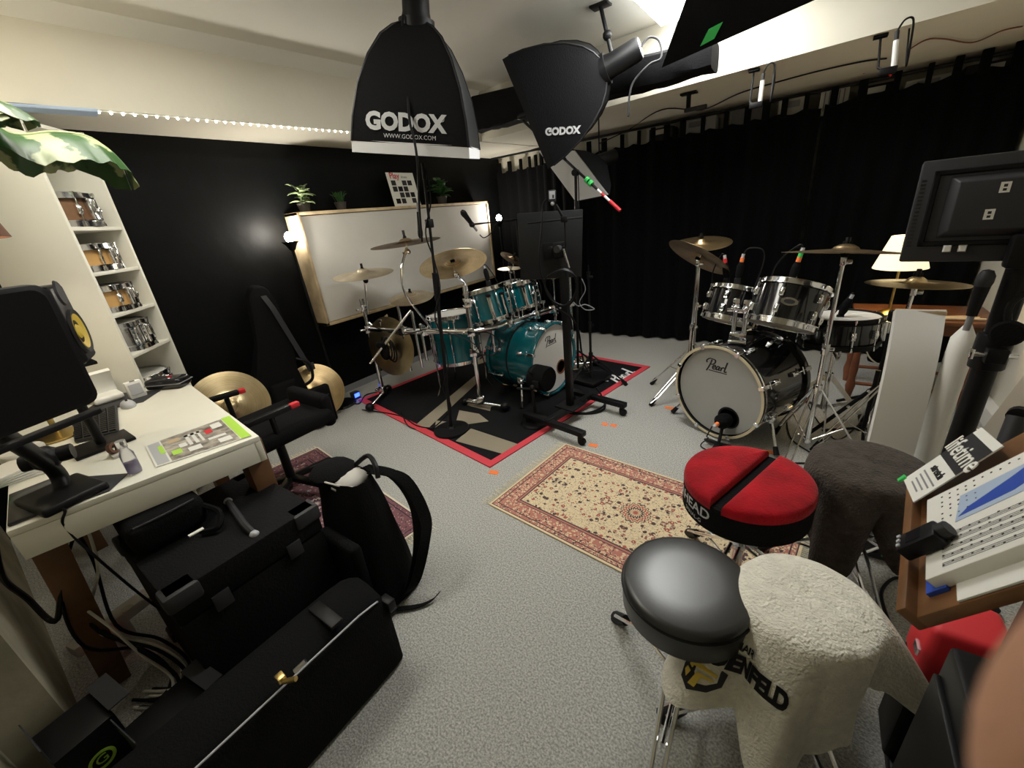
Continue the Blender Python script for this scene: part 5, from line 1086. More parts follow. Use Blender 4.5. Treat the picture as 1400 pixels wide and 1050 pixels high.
# speaker on a small stand
def spk(label, c, yaw, w_=.20, d_=.22, h_=.33):
    M = T(c[0], c[1], c[2], yaw); t = thing('studio_speaker', label, 'speaker', M=M)
    part('cabinet', MB().box((0, 0, h_/2), (w_, d_, h_)), 'black', t, local=True, bevel=.014, seg=3)
    part('woofer_ring', MB().lathe([(.060, 0), (.082, 0), (.080, .010), (.062, .006), (.060, 0)], 28, frame((0, d_/2, .11), (0, 1, 0))), 'grey_dark', t, local=True)
    part('woofer_cone', MB().lathe([(0, .006), (.02, .004), (.03, -.008), (.064, .004), (.064, 0), (0, -.012)], 28, frame((0, d_/2+.004, .11), (0, 1, 0))), 'yellow', t, local=True)
    part('tweeter', MB().lathe([(0, .006), (.016, .003), (.04, .006), (.045, .0), (0, 0)], 24, frame((0, d_/2, .25), (0, 1, 0))), 'grey_dark', t, local=True)
    part('port', MB().box((0, d_/2, .022), (.13, .004, .018)), 'ink', t, local=True)
    st = thing('speaker_stand', label.replace('studio speaker', 'stand of the speaker'), 'speaker stand', (c[0], c[1], ZD)); part('plate', MB().box((c[0], c[1], c[2]-.007), (.16, .18, .012)), 'black', st, bevel=.002); part('post', MB().cyl((c[0], c[1], ZD+.012), (c[0], c[1], c[2]-.012), .016), 'black', st); part('foot', MB().box((c[0], c[1], ZD+.007), (.16, .18, .012)), 'black', st, bevel=.002)
spk('black studio speaker with yellow cone behind the dark monitor', (-2.22, .205, 1.07), R(-20), .17, .19, .28)
# lamp with brown shade, its bulb lights the beam
c = V((-2.55, .13, ZD)); t = thing('table_lamp', 'desk lamp with dark brown shade at the end of the white desk', 'lamp', c)
part('foot', MB().lathe([(0, 0), (.08, 0), (.085, .01), (.02, .03), (0, .03)], 24, T(c.x, c.y, ZD)), 'brass', t); part('stem', MB().cyl(c+V((0, 0, .03)), c+V((0, 0, .86)), .010), 'brass', t)
part('shade', MB().lathe([(.165, .80), (.115, 1.02), (.112, 1.02), (.162, .80), (.165, .80)], 32, T(c.x, c.y, ZD)), 'lamp_brown', t); part('bulb', MB().ball(c+V((0, 0, .90)), .03), 'bulb', t)
l = bpy.data.lights.new('lamp_light', 'POINT'); l.energy = 5; l.color = (1, .84, .55); l.shadow_soft_size = .05; lo = bpy.data.objects.new('lamp_light', l); COL.objects.link(lo); lo.parent = t; lo.location = (0, 0, .96)
# large variegated leaf
m = mk('leaf_varieg', (.018, .075, .010), .4, col2=(.34, .39, .20), vscale=7)
for nd in m.node_tree.nodes:
    if nd.type == 'VALTORGB': nd.color_ramp.elements[0].position = .46; nd.color_ramp.elements[1].position = .49
pt_ = V((-2.15, .02, 1.62)); t = thing('potted_plant', 'plant with huge cream and green leaves hanging beside the shelf', 'plant', pt_-V((0, 0, .10)))
part('pot', MB().lathe([(0, -.10), (.06, -.10), (.09, .06), (.082, .06), (.078, .045), (0, .045)], 24, MX.Translation(pt_)), 'terracotta', t)
for k in range(3): part('hanger', MB().cyl(pt_+V((.085*math.cos(k*2.1), .085*math.sin(k*2.1), .05)), V((pt_.x, pt_.y, 2.49)), .002, 5), 'grey', t)
def big_leaf(ctrl, wd, drp):
    S = spline(ctrl, 6); n = len(S); rows = []
    for i, p in enumerate(S):
        a = i/(n-1); tg = (S[min(i+1, n-1)]-S[max(i-1, 0)]).normalized(); s = tg.cross(V((0, 0, 1))).normalized(); w_ = wd*(math.sin(PI*min(1, a*.86+.12)))**.6*(1 if a < .97 else .3); row = []
        for j in range(9):
            u = (j-4)/4; notch = .035*max(0, math.sin(i*1.9))*abs(u)**3; row.append(p+s*w_*u*(1-notch*4)-V((0, 0, 1))*(drp*abs(u)**1.6)+V((0, 0, .006*math.cos(i*1.7)*abs(u))))
        rows.append(row)
    part('leaf', MB().sheet(rows, .002), 'leaf_varieg', t, angle=75); part('midrib', MB().tube([p+V((0, 0, .004)) for p in S], .004), 'leaf_cream', t)
big_leaf([pt_+V((0, 0, .06)), PX(-30, 190, -2.15)+V((0, 0, .05)), PX(20, 185, -2.15), PX(75, 182, -2.15), PX(125, 190, -2.17), PX(166, 222, -2.2)], .13, .10)
big_leaf([pt_+V((0, 0, .06)), PX(-60, 160, -2.0), PX(-20, 135, -2.0), PX(5, 142, -2.0), PX(22, 150, -2.05)], .08, .05)
# ------------------------------------------------------------------ white shelf with snare drums
e1, e2 = V((-2.9, .528, 0)), V((-3.2, .806, 0)); su = (e2-e1).normalized(); sm = V((-su.y, su.x, 0)); sm = sm if sm.x > 0 else -sm
SW, SD, SH = (e2-e1).length, .38, 2.03; Msh = frame(e1, (0, 0, 1), su)     # local x along the front, y = ?
sy = 1 if (Msh.to_3x3() @ V((0, 1, 0))).dot(sm) < 0 else -1                 # sign of "into the shelf"
t = thing('shelf_unit', 'tall narrow white shelf unit holding five snare drums', 'shelf', M=Msh)
part('side_panel', MB().box((.009, sy*SD/2, SH/2), (.018, SD, SH)), 'shelf_white', t, local=True, bevel=.001); part('side_panel', MB().box((SW-.009, sy*SD/2, SH/2), (.018, SD, SH)), 'shelf_white', t, local=True, bevel=.001)
part('back_panel', MB().box((SW/2, sy*(SD-.004), SH/2), (SW-.036, .006, SH-.02)), 'shelf_white', t, local=True)
zs = [PX(x, y, e1.x).z for x, y in ((91, 310), (121, 374), (151, 432), (180, 487))]; zs = zs+[zs[-1]-.30, .06]
for z in zs+[SH-.012]: part('shelf_board', MB().box((SW/2, sy*(SD/2-.002), z-.009), (SW-.036, SD-.012, .018)), 'shelf_white', t, local=True, bevel=.001)
specs = [('shell_wood', 'ball', 8, .14, 'dark red-brown snare drum on the highest used shelf board'), ('maple', 'tube', 8, .115, 'amber snare drum with tube lugs and the black strainer, second shelf board'), ('maple', 'ball', 10, .12, 'honey maple snare drum with small round lugs, third shelf board'), ('chrome', 'tube', 10, .14, 'chrome snare drum on the fourth shelf board'), ('steel', 'tube', 10, .13, 'steel snare drum half hidden behind the black zipped case')]
for z, (m, lg, nl, h, lb) in zip(zs[:5], specs):
    c = Msh @ V((SW/2, sy*(.172), z+.012)); drum('shelf_snare_drum', lb, 'snare drum', T(c.x, c.y, c.z, math.atan2(sm.y, sm.x)), .33, h, m, 8, 'snare drums on the white shelf', lg, snare=True, ph=0)
c = Msh @ V((SW/2, sy*.10, zs[4]+.25)); 
# ------------------------------------------------------------------ chair at the desk
t = thing('desk_chair', 'black padded desk chair with red-tipped armrests', 'chair', (-2.22, .93, 0))
a0, a1, b0, b1 = G(335, 582, .595), G(408, 551, .595), G(285, 548, .595), G(335, 533, .595)
for p, q in ((a0, a1), (b0, b1)):
    ar = part('armrest', MB().bar(p, p.lerp(q, .82), .04, .03), 'black', t, bevel=.008); part('red_tip', MB().bar(p.lerp(q, .82), q, .034, .028), 'red', ar, bevel=.006, label='red armrest tip')
    mdl = p.lerp(q, .45); part('arm_post', MB().cyl(V((mdl.x, mdl.y, .44)), mdl, .014), 'black', t)
cs = (a0+a1+b0+b1)/4+V((.08, .05, 0)); ya = math.atan2((a1-a0).y, (a1-a0).x)
part('seat', MB().box((0, 0, .45), (.50, .46, .09), T(cs.x, cs.y, 0, ya)), 'black_soft', t, bevel=.035, seg=4)
part('backrest', MB().box((.24, 0, .47), (.07, .40, .20), T(cs.x, cs.y, 0, ya)), 'black_soft', t, bevel=.03, seg=3)
part('gas_column', MB().cyl((cs.x, cs.y, .09), (cs.x, cs.y, .41), .025), 'black', t)
for k in range(5):
    a = k*2*PI/5+.3; d = V((math.cos(a), math.sin(a), 0)); sp = part('base_spoke', MB().bar(V((cs.x, cs.y, .10)), V((cs.x, cs.y, .075))+d*.26, .045, .03), 'black', t, bevel=.006); part('caster', MB().cyl(V((cs.x, cs.y, .028))+d*.26-V((-d.y, d.x, 0))*.02, V((cs.x, cs.y, .028))+d*.26+V((-d.y, d.x, 0))*.02, .027, 14), 'black', sp)
# ------------------------------------------------------------------ black cases and bags on the carpet beside the desk
t = thing('trunk_case', 'big black equipment case with corner protectors beside the desk', 'case', (-1.63, .32, 0))
x0, x1, y0, y1, h = -1.90, -1.385, .085, .555, .50
mk('black_case', (.007, .007, .0075), .75, bump=.35, bscale=120, spec=.12)
part('body', MB().box(((x0+x1)/2, (y0+y1)/2, .19), (x1-x0, y1-y0, .38)), 'black_case', t, bevel=.006)
part('lid', MB().box(((x0+x1)/2, (y0+y1)/2, .443), (x1-x0+.004, y1-y0+.004, .114)), 'black_case', t, bevel=.008)
for x in (x0, x1):
    for y in (y0, y1):
        for z in (.012, h-.03): part('corner_protector', MB().box((x-.028*(1 if x == x1 else -1), y-.038*(1 if y == y1 else -1), z+.0), (.075, .095, .06)), 'grey_dark', t, bevel=.01)
part('strap_handle', MB().tube(spline([G(312, 686, h), G(322, 700, h+.02), G(335, 718, h+.022), G(347, 730, h)], 6), .012, 8), 'grey_dark', t); 
for x, y in ((312, 686), (348, 731)): part('handle_rivet', MB().ball(G(x, y, h), .016, 10), 'silver_grey', t)
for y in (.2, .44): part('latch', MB().box((x1+.006, y, .385), (.008, .05, .06)), 'grey_dark', t, bevel=.002)
t = thing('soft_bag', 'black soft camera bag with a white tag lying on the big case', 'bag', (-1.74, .20, h))
part('body', MB().box((-1.745, .205, h+.066), (.22, .22, .115)), 'black_soft', t, bevel=.035, seg=4); part('zip', MB().tube(spline([(-1.65, .12, h+.115), (-1.64, .2, h+.118), (-1.65, .29, h+.115)], 4), .004), 'grey_dark', t)
part('white_tag', MB().bar(G(258, 733, h+.125), G(278, 722, h+.125), .012, .003), 'white', t); part('strap', MB().tube(spline([(-1.66, .30, h+.08), (-1.60, .33, h+.05), (-1.56, .30, h+.02), (-1.60, .26, h+.015)], 5), .010), 'black_soft', t)
# backpack
t = thing('backpack', 'open black backpack leaning behind the big case', 'backpack', (-1.36, .70, 0))
rows = []
for k in range(12):
    a = k/11; z = .01+.50*a; w_ = .19*(1-.25*a*a); d = .115*(1-.45*a**2); row = []
    for j in range(21):
        th = 2*PI*j/20; ca, sa = math.cos(th), math.sin(th)
        row.append(V((-1.36-.10*a+w_*math.copysign(abs(ca)**.6, ca), .70+.03*a+d*math.copysign(abs(sa)**.6, sa)+.01*MN.noise(V((ca*3, sa*3, z*6))), z)))
    rows.append(row)
mb = MB().sheet(rows); n = 11*21; mb.f.append(list(range(20))); part('body', mb, 'black_soft', t, angle=80)
part('lid_flap', MB().ball((-1.52, .72, .50), .10, 14, sc=(1.0, .95, .45)), 'black_soft', t)
part('mesh_lining', MB().ball((-1.43, .735, .475), .075, 14, sc=(.9, 1.1, .55)), 'carton', t, label='cream mesh lining'); part('zip_edge', MB().tube(spline([(-1.50, .66, .50), (-1.44, .65, .515), (-1.37, .68, .50), (-1.335, .73, .48), (-1.35, .79, .47)], 5), .004), 'carton', t)
part('front_pocket', MB().box((-1.36, .585, .20), (.24, .05, .26)), 'black_soft', t, bevel=.02, seg=3)
for o, b2 in ((0, .0), (.06, .05)):
    S = spline([(-1.42+o, .80, .50), (-1.31+o, .86, .46), (-1.20+o*.8, .85, .36-b2), (-1.15+o*.5, .79, .22), (-1.15+o*.3, .72, .09), (-1.18, .69, .03)], 6)
    part('shoulder_strap', MB().sheet([[p+V((-.010, -.022, 0)) for p in S], [p+V((.010, .022, .005)) for p in S]], .007), 'black_soft', t)
part('grab_handle', MB().tube(spline([(-1.46, .79, .51), (-1.40, .82, .555), (-1.33, .80, .545), (-1.30, .78, .50)], 5), .010, 8), 'black', t)
S = spline([G(530, 833, .012), G(550, 832, .012), G(575, 828, .01), G(592, 820, .014), G(600, 811, .02)], 4); part('loose_strap', MB().sheet([[p+V((0, -.012, 0)) for p in S], [p+V((0, .012, 0)) for p in S]], .003), 'black_soft', t); part('buckle', MB().box(G(535, 832, .018), (.05, .04, .02)), 'black', t, bevel=.005)
# long hardware case in front
t = thing('hardware_case', 'long black hardware case with a pale zip line on the carpet', 'case', (-1.14, .14, 0))
x0, x1, y0, y1 = -1.20, -.985, -.29, .515; prof = [(x0, .0), (x1, .0), (x1+.006, .02), (x1+.004, .25), (x1-.03, .31), (x1-.10, .335), (x0+.06, .335), (x0, .30)]
n = len(prof); mb = MB(); secs = [(y0, 1, 0), (y0+.02, 1, 0), (y1-.10, 1, 0), (y1-.04, .985, 0), (y1, .93, 0)]
for y, s, _ in secs: mb.v += [V(((x0+x1)/2+(x-(x0+x1)/2)*s, y, z*s+.001)) for x, z in prof]
for i in range(len(secs)-1): mb.f += [[i*n+j, i*n+(j+1) % n, (i+1)*n+(j+1) % n, (i+1)*n+j] for j in range(n)]
mb.f += [list(range(n))[::-1], [(len(secs)-1)*n+j for j in range(n)]]
part('body', mb, 'black_soft', t, bevel=.012, seg=2); part('zip_line', MB().tube([(x1-.012, y0+.02, .318), (x1-.012, y1-.10, .318), (x1-.02, y1-.03, .30), (x1-.06, y1+.002, .24)], .003), 'silver_grey', t)
part('carry_strap', MB().box((x1-.09, y1-.16, .34), (.13, .04, .012)), 'black', t, bevel=.004); part('end_tab', MB().box((x1-.02, y1+.005, .26), (.05, .03, .04)), 'black', t, bevel=.006)
cc_ = PX(440, 975, -1.34)
for col, rr, lb in (('red', .150, 'red cable coil hanging at the front of the big case'), ('pale_blue', .165, 'thin blue cable coil hanging at the front of the big case'), ('wood_red', .140, 'dark red cable coil hanging at the front of the big case')):
    single('cable_coil', MB().tube([V((-1.345-.03*math.sin(a), cc_.y+rr*math.cos(a), max(.01, cc_.z+rr*math.sin(a)))) for a in [2*PI*i/48 for i in range(48)]], .0042, 6, True), col, lb, 'cable', 'cables coiled before the big case')
t = thing('plug_adapter', 'pair of gold plug adapters on the long hardware case', 'adapter', G(388, 932, .34)); c = G(388, 932, .345)
part('plug', MB().cyl(c, c+V((.03, .02, .01)), .007), 'brass', t); part('plug', MB().cyl(c+V((.0, .03, 0)), c+V((.01, .06, .012)), .007), 'steel', t); part('block', MB().box(c+V((-.015, 0, .004)), (.025, .02, .016)), 'brass', t, bevel=.002)
# cardboard boxes at the wall
def carton(label, c, d, rz, word, green):
    M = T(c[0], c[1], 0, rz); t = thing('carton_box', label, 'box', M=M); x, y, z = d
    part('body', MB().box((0, 0, z/2), (x, y, z)), 'black', t, local=True, bevel=.002)
    part('flap', MB().box((0, y/2+.02, z+.02), (x, .05, .003), MX.Rotation(0, 4, 'X')), 'grey_dark', t, local=True); part('flap', MB().box((0, -y/2, z+.03), (x, .003, .06)), 'grey_dark', t, local=True)
    return t, M
t, M = carton('black cardboard box with a round green logo against the wall', (-1.515, -.19), (.15, .13, .22), .15, '', 1)
part('round_logo', MB().lathe([(.022, .0), (.03, .0), (.03, .002), (.022, .002), (.022, 0)], 24, M @ frame((.076, .0, .12), (1, 0, 0))), 'lime', t); text('G', .04, 'lime', M @ frame((.0762, 0, .12), (1, 0, 0), (0, 1, 0)), t)
t, M = carton('black cardboard box with green lettering in front of the desk leg', (-1.37, -.03), (.14, .17, .17), .15, 'Groove', 1)
text('Groove', .05, 'lime', M @ frame((.0712, -.01, .125), (1, 0, 0), (0, 1, 0)), t); 
for k in range(4): part('print_line', MB().box((.0715, .0-.01*k, .085-.012*k), (.001, .10, .004), M), 'silver_grey', t)
# power strip and cable tangle behind the desk leg
p = V((-1.96, -.02, .16)); t = thing('power_strip', 'white power strip with a glowing red switch behind the desk leg', 'power strip', p)
part('body', MB().box((0, 0, 0), (.06, .26, .045), T(p.x, p.y, p.z, .25)), 'white', t, bevel=.006); part('switch', MB().box((.031, -.07, .0), (.006, .03, .025), T(p.x, p.y, p.z, .25)), 'red_led', t)
for k in range(3): part('socket', MB().cyl(V((p.x+.012-.012*k*0, p.y+.0+.06*k-.02, p.z+.02)), V((p.x+.012, p.y+.06*k-.02, p.z+.026)), .018, 12), 'cable_white', t)
part('mount', MB().box((p.x-.03, p.y, p.z/2-.01), (.02, .06, p.z)), 'white', t)
rg2_ = random.Random(5)
for i in range(7):
    w_ = i % 3 == 0; b = V((-1.72+.06*rg2_.random(), -.02+.07*rg2_.random(), 0)); pts = [V((-1.93+.1*rg2_.random(), -.05+.1*rg2_.random(), .62)), V((-1.92+.12*rg2_.random(), -.1+.12*rg2_.random(), .45)), V((-1.86+.1*rg2_.random(), -.12+.1*rg2_.random(), .25)), b+V((-.05, 0, .12)), b+V((.03, .03, .02)), b+V((.10, -.02, .012)), b+V((.02, -.08, .012))]
    cable(('white' if w_ else 'black')+' cable hanging in the tangle behind the desk leg', pts, .0055 if not w_ else .005, 'cable_white' if w_ else 'black', group=('white' if w_ else 'black')+' cables in the tangle behind the desk leg')
cable('thick black cable looping down the wall beside the desk corner', [V((-1.79, -.13, .70)), V((-1.80, -.15, .62)), V((-1.86, -.16, .54)), V((-1.90, -.15, .44)), V((-1.87, -.14, .36)), V((-1.82, -.12, .37)), V((-1.82, -.08, .46))], .008)

# ------------------------------------------------------------------ stools
def tripod(t, c, zs_, legs, rl=.26, mat='chrome', hub=.24):
    c = V((c[0], c[1], 0)); part('post', MB().cyl(c+V((0, 0, .12)), c+V((0, 0, zs_)), .014, 12), mat, t); part('outer_tube', MB().cyl(c+V((0, 0, .10)), c+V((0, 0, .30)), .020, 12), mat, t); part('collar', MB().cyl(c+V((0, 0, hub-.02)), c+V((0, 0, hub+.03)), .028, 12).box(c+V((.04, 0, hub)), (.04, .012, .02)), mat, t, bevel=.003)
    for a in legs:
        d = V((math.cos(a), math.sin(a), 0)); s = V((-d.y, d.x, 0)); f = c+d*rl+V((0, 0, .018)); hi = c+V((0, 0, hub))+d*.02
        mb = MB(); [mb.tube([hi+s*k*.014, hi.lerp(f, .3)+s*k*.02, f+s*k*.012+V((0, 0, .012))], .0065) for k in (-1, 1)]; lg = part('leg', mb, mat, t); part('rubber_foot', MB().cyl(f+(hi-f).normalized()*.06, f+d*.01-V((0, 0, .016)), .018, 10, .024), 'black', lg)
        part('brace', MB().tube([c+V((0, 0, .11))+d*.02, hi.lerp(f, .6)], .0055), mat, t)
def disc(rx, h, n=48, rnd=.03, top=.006): return [(0, 0), (rx-.012, 0), (rx, .012), (rx, h-rnd), (rx-rnd*.3, h-rnd*.3), (rx-rnd, h), (rx*.5, h+top), (0, h+top)]
c = V((-.148, .862, 0)); t = thing('drum_stool', 'round stool with shiny black vinyl seat on chrome legs', 'stool', c)
part('seat', MB().lathe(disc(.160, .100, rnd=.016, top=.004), 56, T(c.x, c.y, .405)), 'vinyl', t, angle=60); part('piping', MB().tube([V((c.x+.1605*math.cos(a), c.y+.1605*math.sin(a), .482)) for a in [2*PI*i/60 for i in range(60)]], .004, 6, True), 'black', t); part('seat_plate', MB().box((c.x, c.y, .398), (.10, .10, .014)), 'black', t)
tripod(t, c, .41, (2.55, 4.75, .55), .30)
c = V((-.072, 1.365, 0)); t = thing('drum_stool', 'red velvet stool with split seat and black side band', 'stool', c); ga = math.atan2((G(978, 706, .54)-G(1055, 636, .54)).y, (G(978, 706, .54)-G(1055, 636, .54)).x)
M = T(c.x, c.y, 0, ga); rx, ry = .205, .195
part('base_cushion', MB().lathe([(0, 0), (.93, 0), (1, .012), (1, .098), (.985, .106), (0, .106)], 56, M @ MX.Translation((0, 0, .40)) @ MX.Diagonal((rx, ry, 1, 1))), 'black_soft', t, angle=60)
for s in (-1, 1):
    NN = 28; out = [V((math.sin(-PI/2+PI*i/NN)*rx*1.003, max(.018, math.cos(-PI/2+PI*i/NN)*ry*1.003), 0)) for i in range(NN+1)]; out = [V((o.x, s*o.y, 0)) for o in out]; cen = V((0, s*.085, 0))
    out += [V((out[-1].x+(out[0].x-out[-1].x)*k/8, s*.018, 0)) for k in range(1, 8)]; rows = []
    for k, dz in ((1.0, .030), (1.005, .046), (.99, .056), (.95, .064), (.86, .069), (.6, .073), (.3, .074), (.0, .074)):
        row = [cen+(o-cen)*k+V((0, 0, .466+dz)) for o in out]; row.append(row[0].copy()); rows.append(row)
    part('seat_pad', MB().sheet(rows, 0, M), 'red_velvet', t, angle=60)
part('seat_groove', MB().box((0, 0, .500), (2*rx-.03, .05, .014), M), 'black_soft', t)
def band(s, size, z, a0, mat='logo_white', bold=0):
    def warp(p):
        a = a0+p.x/.20; return V((math.cos(a)*(rx+.002), math.sin(a)*(ry+.002), z+p.y))
    o = text(s, size, mat, 'local', t, warp=lambda p: (M.inverted() @ V((0, 0, 0)))*0+ (ROOTM[t.name].inverted() @ (M @ warp(p))), bold=bold); return o
fa = math.atan2((M.inverted() @ G(955, 690, .45)).y, (M.inverted() @ G(955, 690, .45)).x); band('AHEAD', .052, .468, fa-.02, bold=.001); band('SPINAL-G', .020, .432, fa+.05)
tripod(t, c, .40, (.2, 2.3, 4.4), .30)
TSEED = 1.3
def cyc(tab, th):
    tab = sorted(tab); d = math.degrees(th) % 360; n = len(tab)
    for i in range(n):
        a, b = tab[i], tab[(i+1) % n]; a0 = a[0]; b0 = b[0]+(360 if i == n-1 else 0); dd = d+(360 if d < tab[0][0] else 0)
        if a0 <= dd <= b0: k = (dd-a0)/(b0-a0); k = k*k*(3-2*k); return a[1]+(b[1]-a[1])*k, a[2]+(b[2]-a[2])*k
    return tab[0][1], tab[0][2]
NTH, NS, ND = 128, 28, 8
def towel(c, zt, rr, tab, seed, amp, nf=9):
    rows = []
    for i in range(NS+1):
        row = []
        for j in range(NTH):
            th = 2*PI*j/NTH; rb, zb = cyc(tab, th); rim = rr*(1+.015*math.sin(th*3+seed))
            if i <= ND: s = i/ND; r_ = rim*s; z = zt-.010*s**5+.004*MN.noise(V((s*5*math.cos(th), s*5*math.sin(th), seed)))
            else:
                s = (i-ND)/(NS-ND); b0, b1, b2, b3 = (1-s)**3, 3*s*(1-s)**2, 3*s*s*(1-s), s**3
                r_ = rim*b0+(rim+.035)*b1+(rim*.5+rb*.5+.005)*b2+rb*b3; z = (zt-.010)*b0+(zt-.022)*b1+(zt*.45+zb*.55)*b2+zb*b3
                r_ += amp*s*(math.sin(nf*th+seed)+.5*math.sin((nf+4)*th+2*seed))+.006*s*MN.noise(V((th*4, s*4, seed)))
            row.append(V((c[0]+r_*math.cos(th), c[1]+r_*math.sin(th), max(.03, z))))
        row.append(row[0].copy()); rows.append(row)
    return MB().sheet(rows, -.006), rows
c = V((0, 0, 0)); TWC = G(1104, 815, .52); TWC.z = 0; c = TWC; t = thing('drum_stool', 'stool on chrome legs hidden under the cream towel', 'stool', c); part('seat', MB().lathe(disc(.138, .08), 48, T(c.x, c.y, .425)), 'vinyl', t); tripod(t, c, .425, (3.6, 5.4, 1.2), .30)
mb, RW = towel(c, .519, .130, [(222, .335, .235), (240, .20, .27), (262, .275, .165), (285, .16, .21), (312, .165, .25), (334, .085, .37), (352, .16, .35), (8, .345, .20), (24, .29, .26), (48, .18, .34), (90, .23, .24), (140, .15, .30), (185, .26, .22)], 1.3, .006)
tw = single('towel', mb, 'towel_cream', 'cream terry towel with black festival print draped over a stool', 'towel', angle=85)
# print on the hanging side of the towel
RW2 = RW
def on_towel(th, s):     # angle, fraction along the cloth -> point just outside
    f = (th % (2*PI))/(2*PI)*NTH; j = int(f) % NTH; fj = f-int(f); g = max(0, min(NS-1.001, s*NS)); i = int(g); gi = g-i
    a = RW2[i][j].lerp(RW2[i][j+1], fj); b = RW2[i+1][j].lerp(RW2[i+1][j+1], fj); p = a.lerp(b, gi)
    tg = (RW2[i][j+1]-RW2[i][j]); dn = RW2[i+1][j]-RW2[i][j]; n = tg.cross(dn).normalized(); o = V((p.x-TWC.x, p.y-TWC.y, .15)); n = n if n.dot(o) > 0 else -n
    return p+n*.009
best = min(((math.hypot(*((lambda q: (700+F*q.dot(CR)/q.dot(CF)-992, 525-F*q.dot(CU)/q.dot(CF)-905))(on_towel(th_/60*2*PI, s_/30)-CAM))), th_/60*2*PI, s_/30) for th_ in range(60) for s_ in range(10, 30)))
T0, S0 = best[1], best[2]
Z_0 = on_towel(T0, S0).z
def on_z(th, z):        # point on the hanging cloth at that angle and height
    lo, hi = ND/NS+.02, 1.0
    for _ in range(24):
        m = (lo+hi)/2
        if on_towel(th, m).z > z: lo = m
        else: hi = m
    return on_towel(th, lo)
def tprint(s, size, ds, mat, arc=0, bold=0, dth=0, sx=1):
    def warp(p):
        r_ = .22; th = T0+dth+p.x/r_; return ROOTM[tw.name].inverted() @ on_z(th, Z_0-ds+p.y*.92-arc*p.x*p.x)
    return text(s, size, mat, 'local', tw, warp=warp, bold=bold, name='print', sx=sx)
tprint('FRAUENFELD', .066, 0, 'ink', .5, .004, dth=.12, sx=.62); tprint('OPENAIR', .030, -.046, 'ink', .5, .001, dth=.02, sx=.8)
def tpoly(poly, mat, o): 
    vs = [on_z(T0-.06+x/.22, Z_0-.058+y*.92) for x, y in poly]; cc_ = sum(vs, V((0, 0, 0)))/len(vs); n = (cc_-V((TWC.x, TWC.y, cc_.z))).normalized()*o; k = len(vs)
    return part('crest', MB().add([v+n for v in vs]+[v+n*1.0+n.normalized()*.001 for v in vs], [list(range(k))[::-1], list(range(k, 2*k))]+[(i, (i+1) % k, k+(i+1) % k, k+i) for i in range(k)]), mat, tw)
tpoly([(-.030, .03), (.030, .03), (.030, -.01), (.018, -.034), (0, -.046), (-.018, -.034), (-.030, -.01)], 'ink', .005)
tpoly([(-.020, .020), (.020, .020), (.020, .012), (-.012, .012), (-.012, .004), (-.020, .004)], 'yellow', .0068); tpoly([(-.004, .006), (.018, .006), (.018, 0), (.004, 0), (.004, -.030), (-.004, -.030)], 'yellow', .0068); tpoly([(-.020, -.004), (-.010, -.004), (-.010, -.022), (-.020, -.014)], 'yellow', .0068)
c = V((.262, 1.60, 0)); t = thing('drum_stool', 'stool hidden under the dark brown towel', 'stool', c); part('seat', MB().lathe(disc(.155, .08), 48, T(c.x, c.y, .45)), 'vinyl', t); tripod(t, c, .45, (.9, 3.0, 5.1), .28)
mb, RW = towel(c, .542, .152, [(0, .20, .22), (40, .17, .30), (90, .21, .28), (150, .165, .28), (185, .17, .32), (205, .175, .30), (222, .165, .25), (240, .19, .10), (262, .165, .16), (282, .115, .36), (305, .19, .24), (335, .15, .33)], 2.1, .005); single('towel', mb, 'towel_dark', 'dark brown fleece towel draped over a stool', 'towel', angle=85)

# ------------------------------------------------------------------ right side: white panel, tall monitor, table with lamp
Yw = 2.12; p = [PY(x, y, Yw) for x, y in ((1232, 438), (1302, 440), (1255, 640), (1192, 625))]
t = thing('white_chair', 'white upright bent panel with wooden top edge behind the dark towel', 'panel', up((p[2]+p[3])/2, 0))
x0, x1 = p[0].x-.01, p[1].x; zt = p[0].z
rows = []
for k in range(12):
    a = k/11; rows.append([V((x0+(x1-x0)*u+(.03*(1-a) if False else 0)+.05*(1-a)*0, Yw-.06+.10*a+.10*(a**6)+.02*u, .02+(zt-.02)*a)) for u in (0, .25, .5, .75, 1)])
part('front_panel', MB().sheet(rows, .03), 'white', t, angle=60); part('top_edge', MB().box(((x0+x1)/2+.005, Yw+.135, zt+.004), (x1-x0, .03, .016)), 'wood_pale', t, bevel=.002)
rows = []
xr0, xr1 = x1+.02, x1+.095
for k in range(14):
    a = k/13; z = .02+(zt-.03)*a; s = 1 if a < .9 else math.sqrt(max(.02, 1-((a-.9)/.1)**2)); rows.append([V(((xr0+xr1)/2+(xr1-xr0)/2*s*math.cos(th), Yw+.06+.045*s*math.sin(th), z)) for th in [2*PI*i/16 for i in range(17)]])
part('side_roll', MB().sheet(rows), 'white', t, angle=70); part('foot', MB().box(((x0+xr1)/2, Yw+.04, .012), (xr1-x0, .24, .022)), 'white', t, bevel=.005)
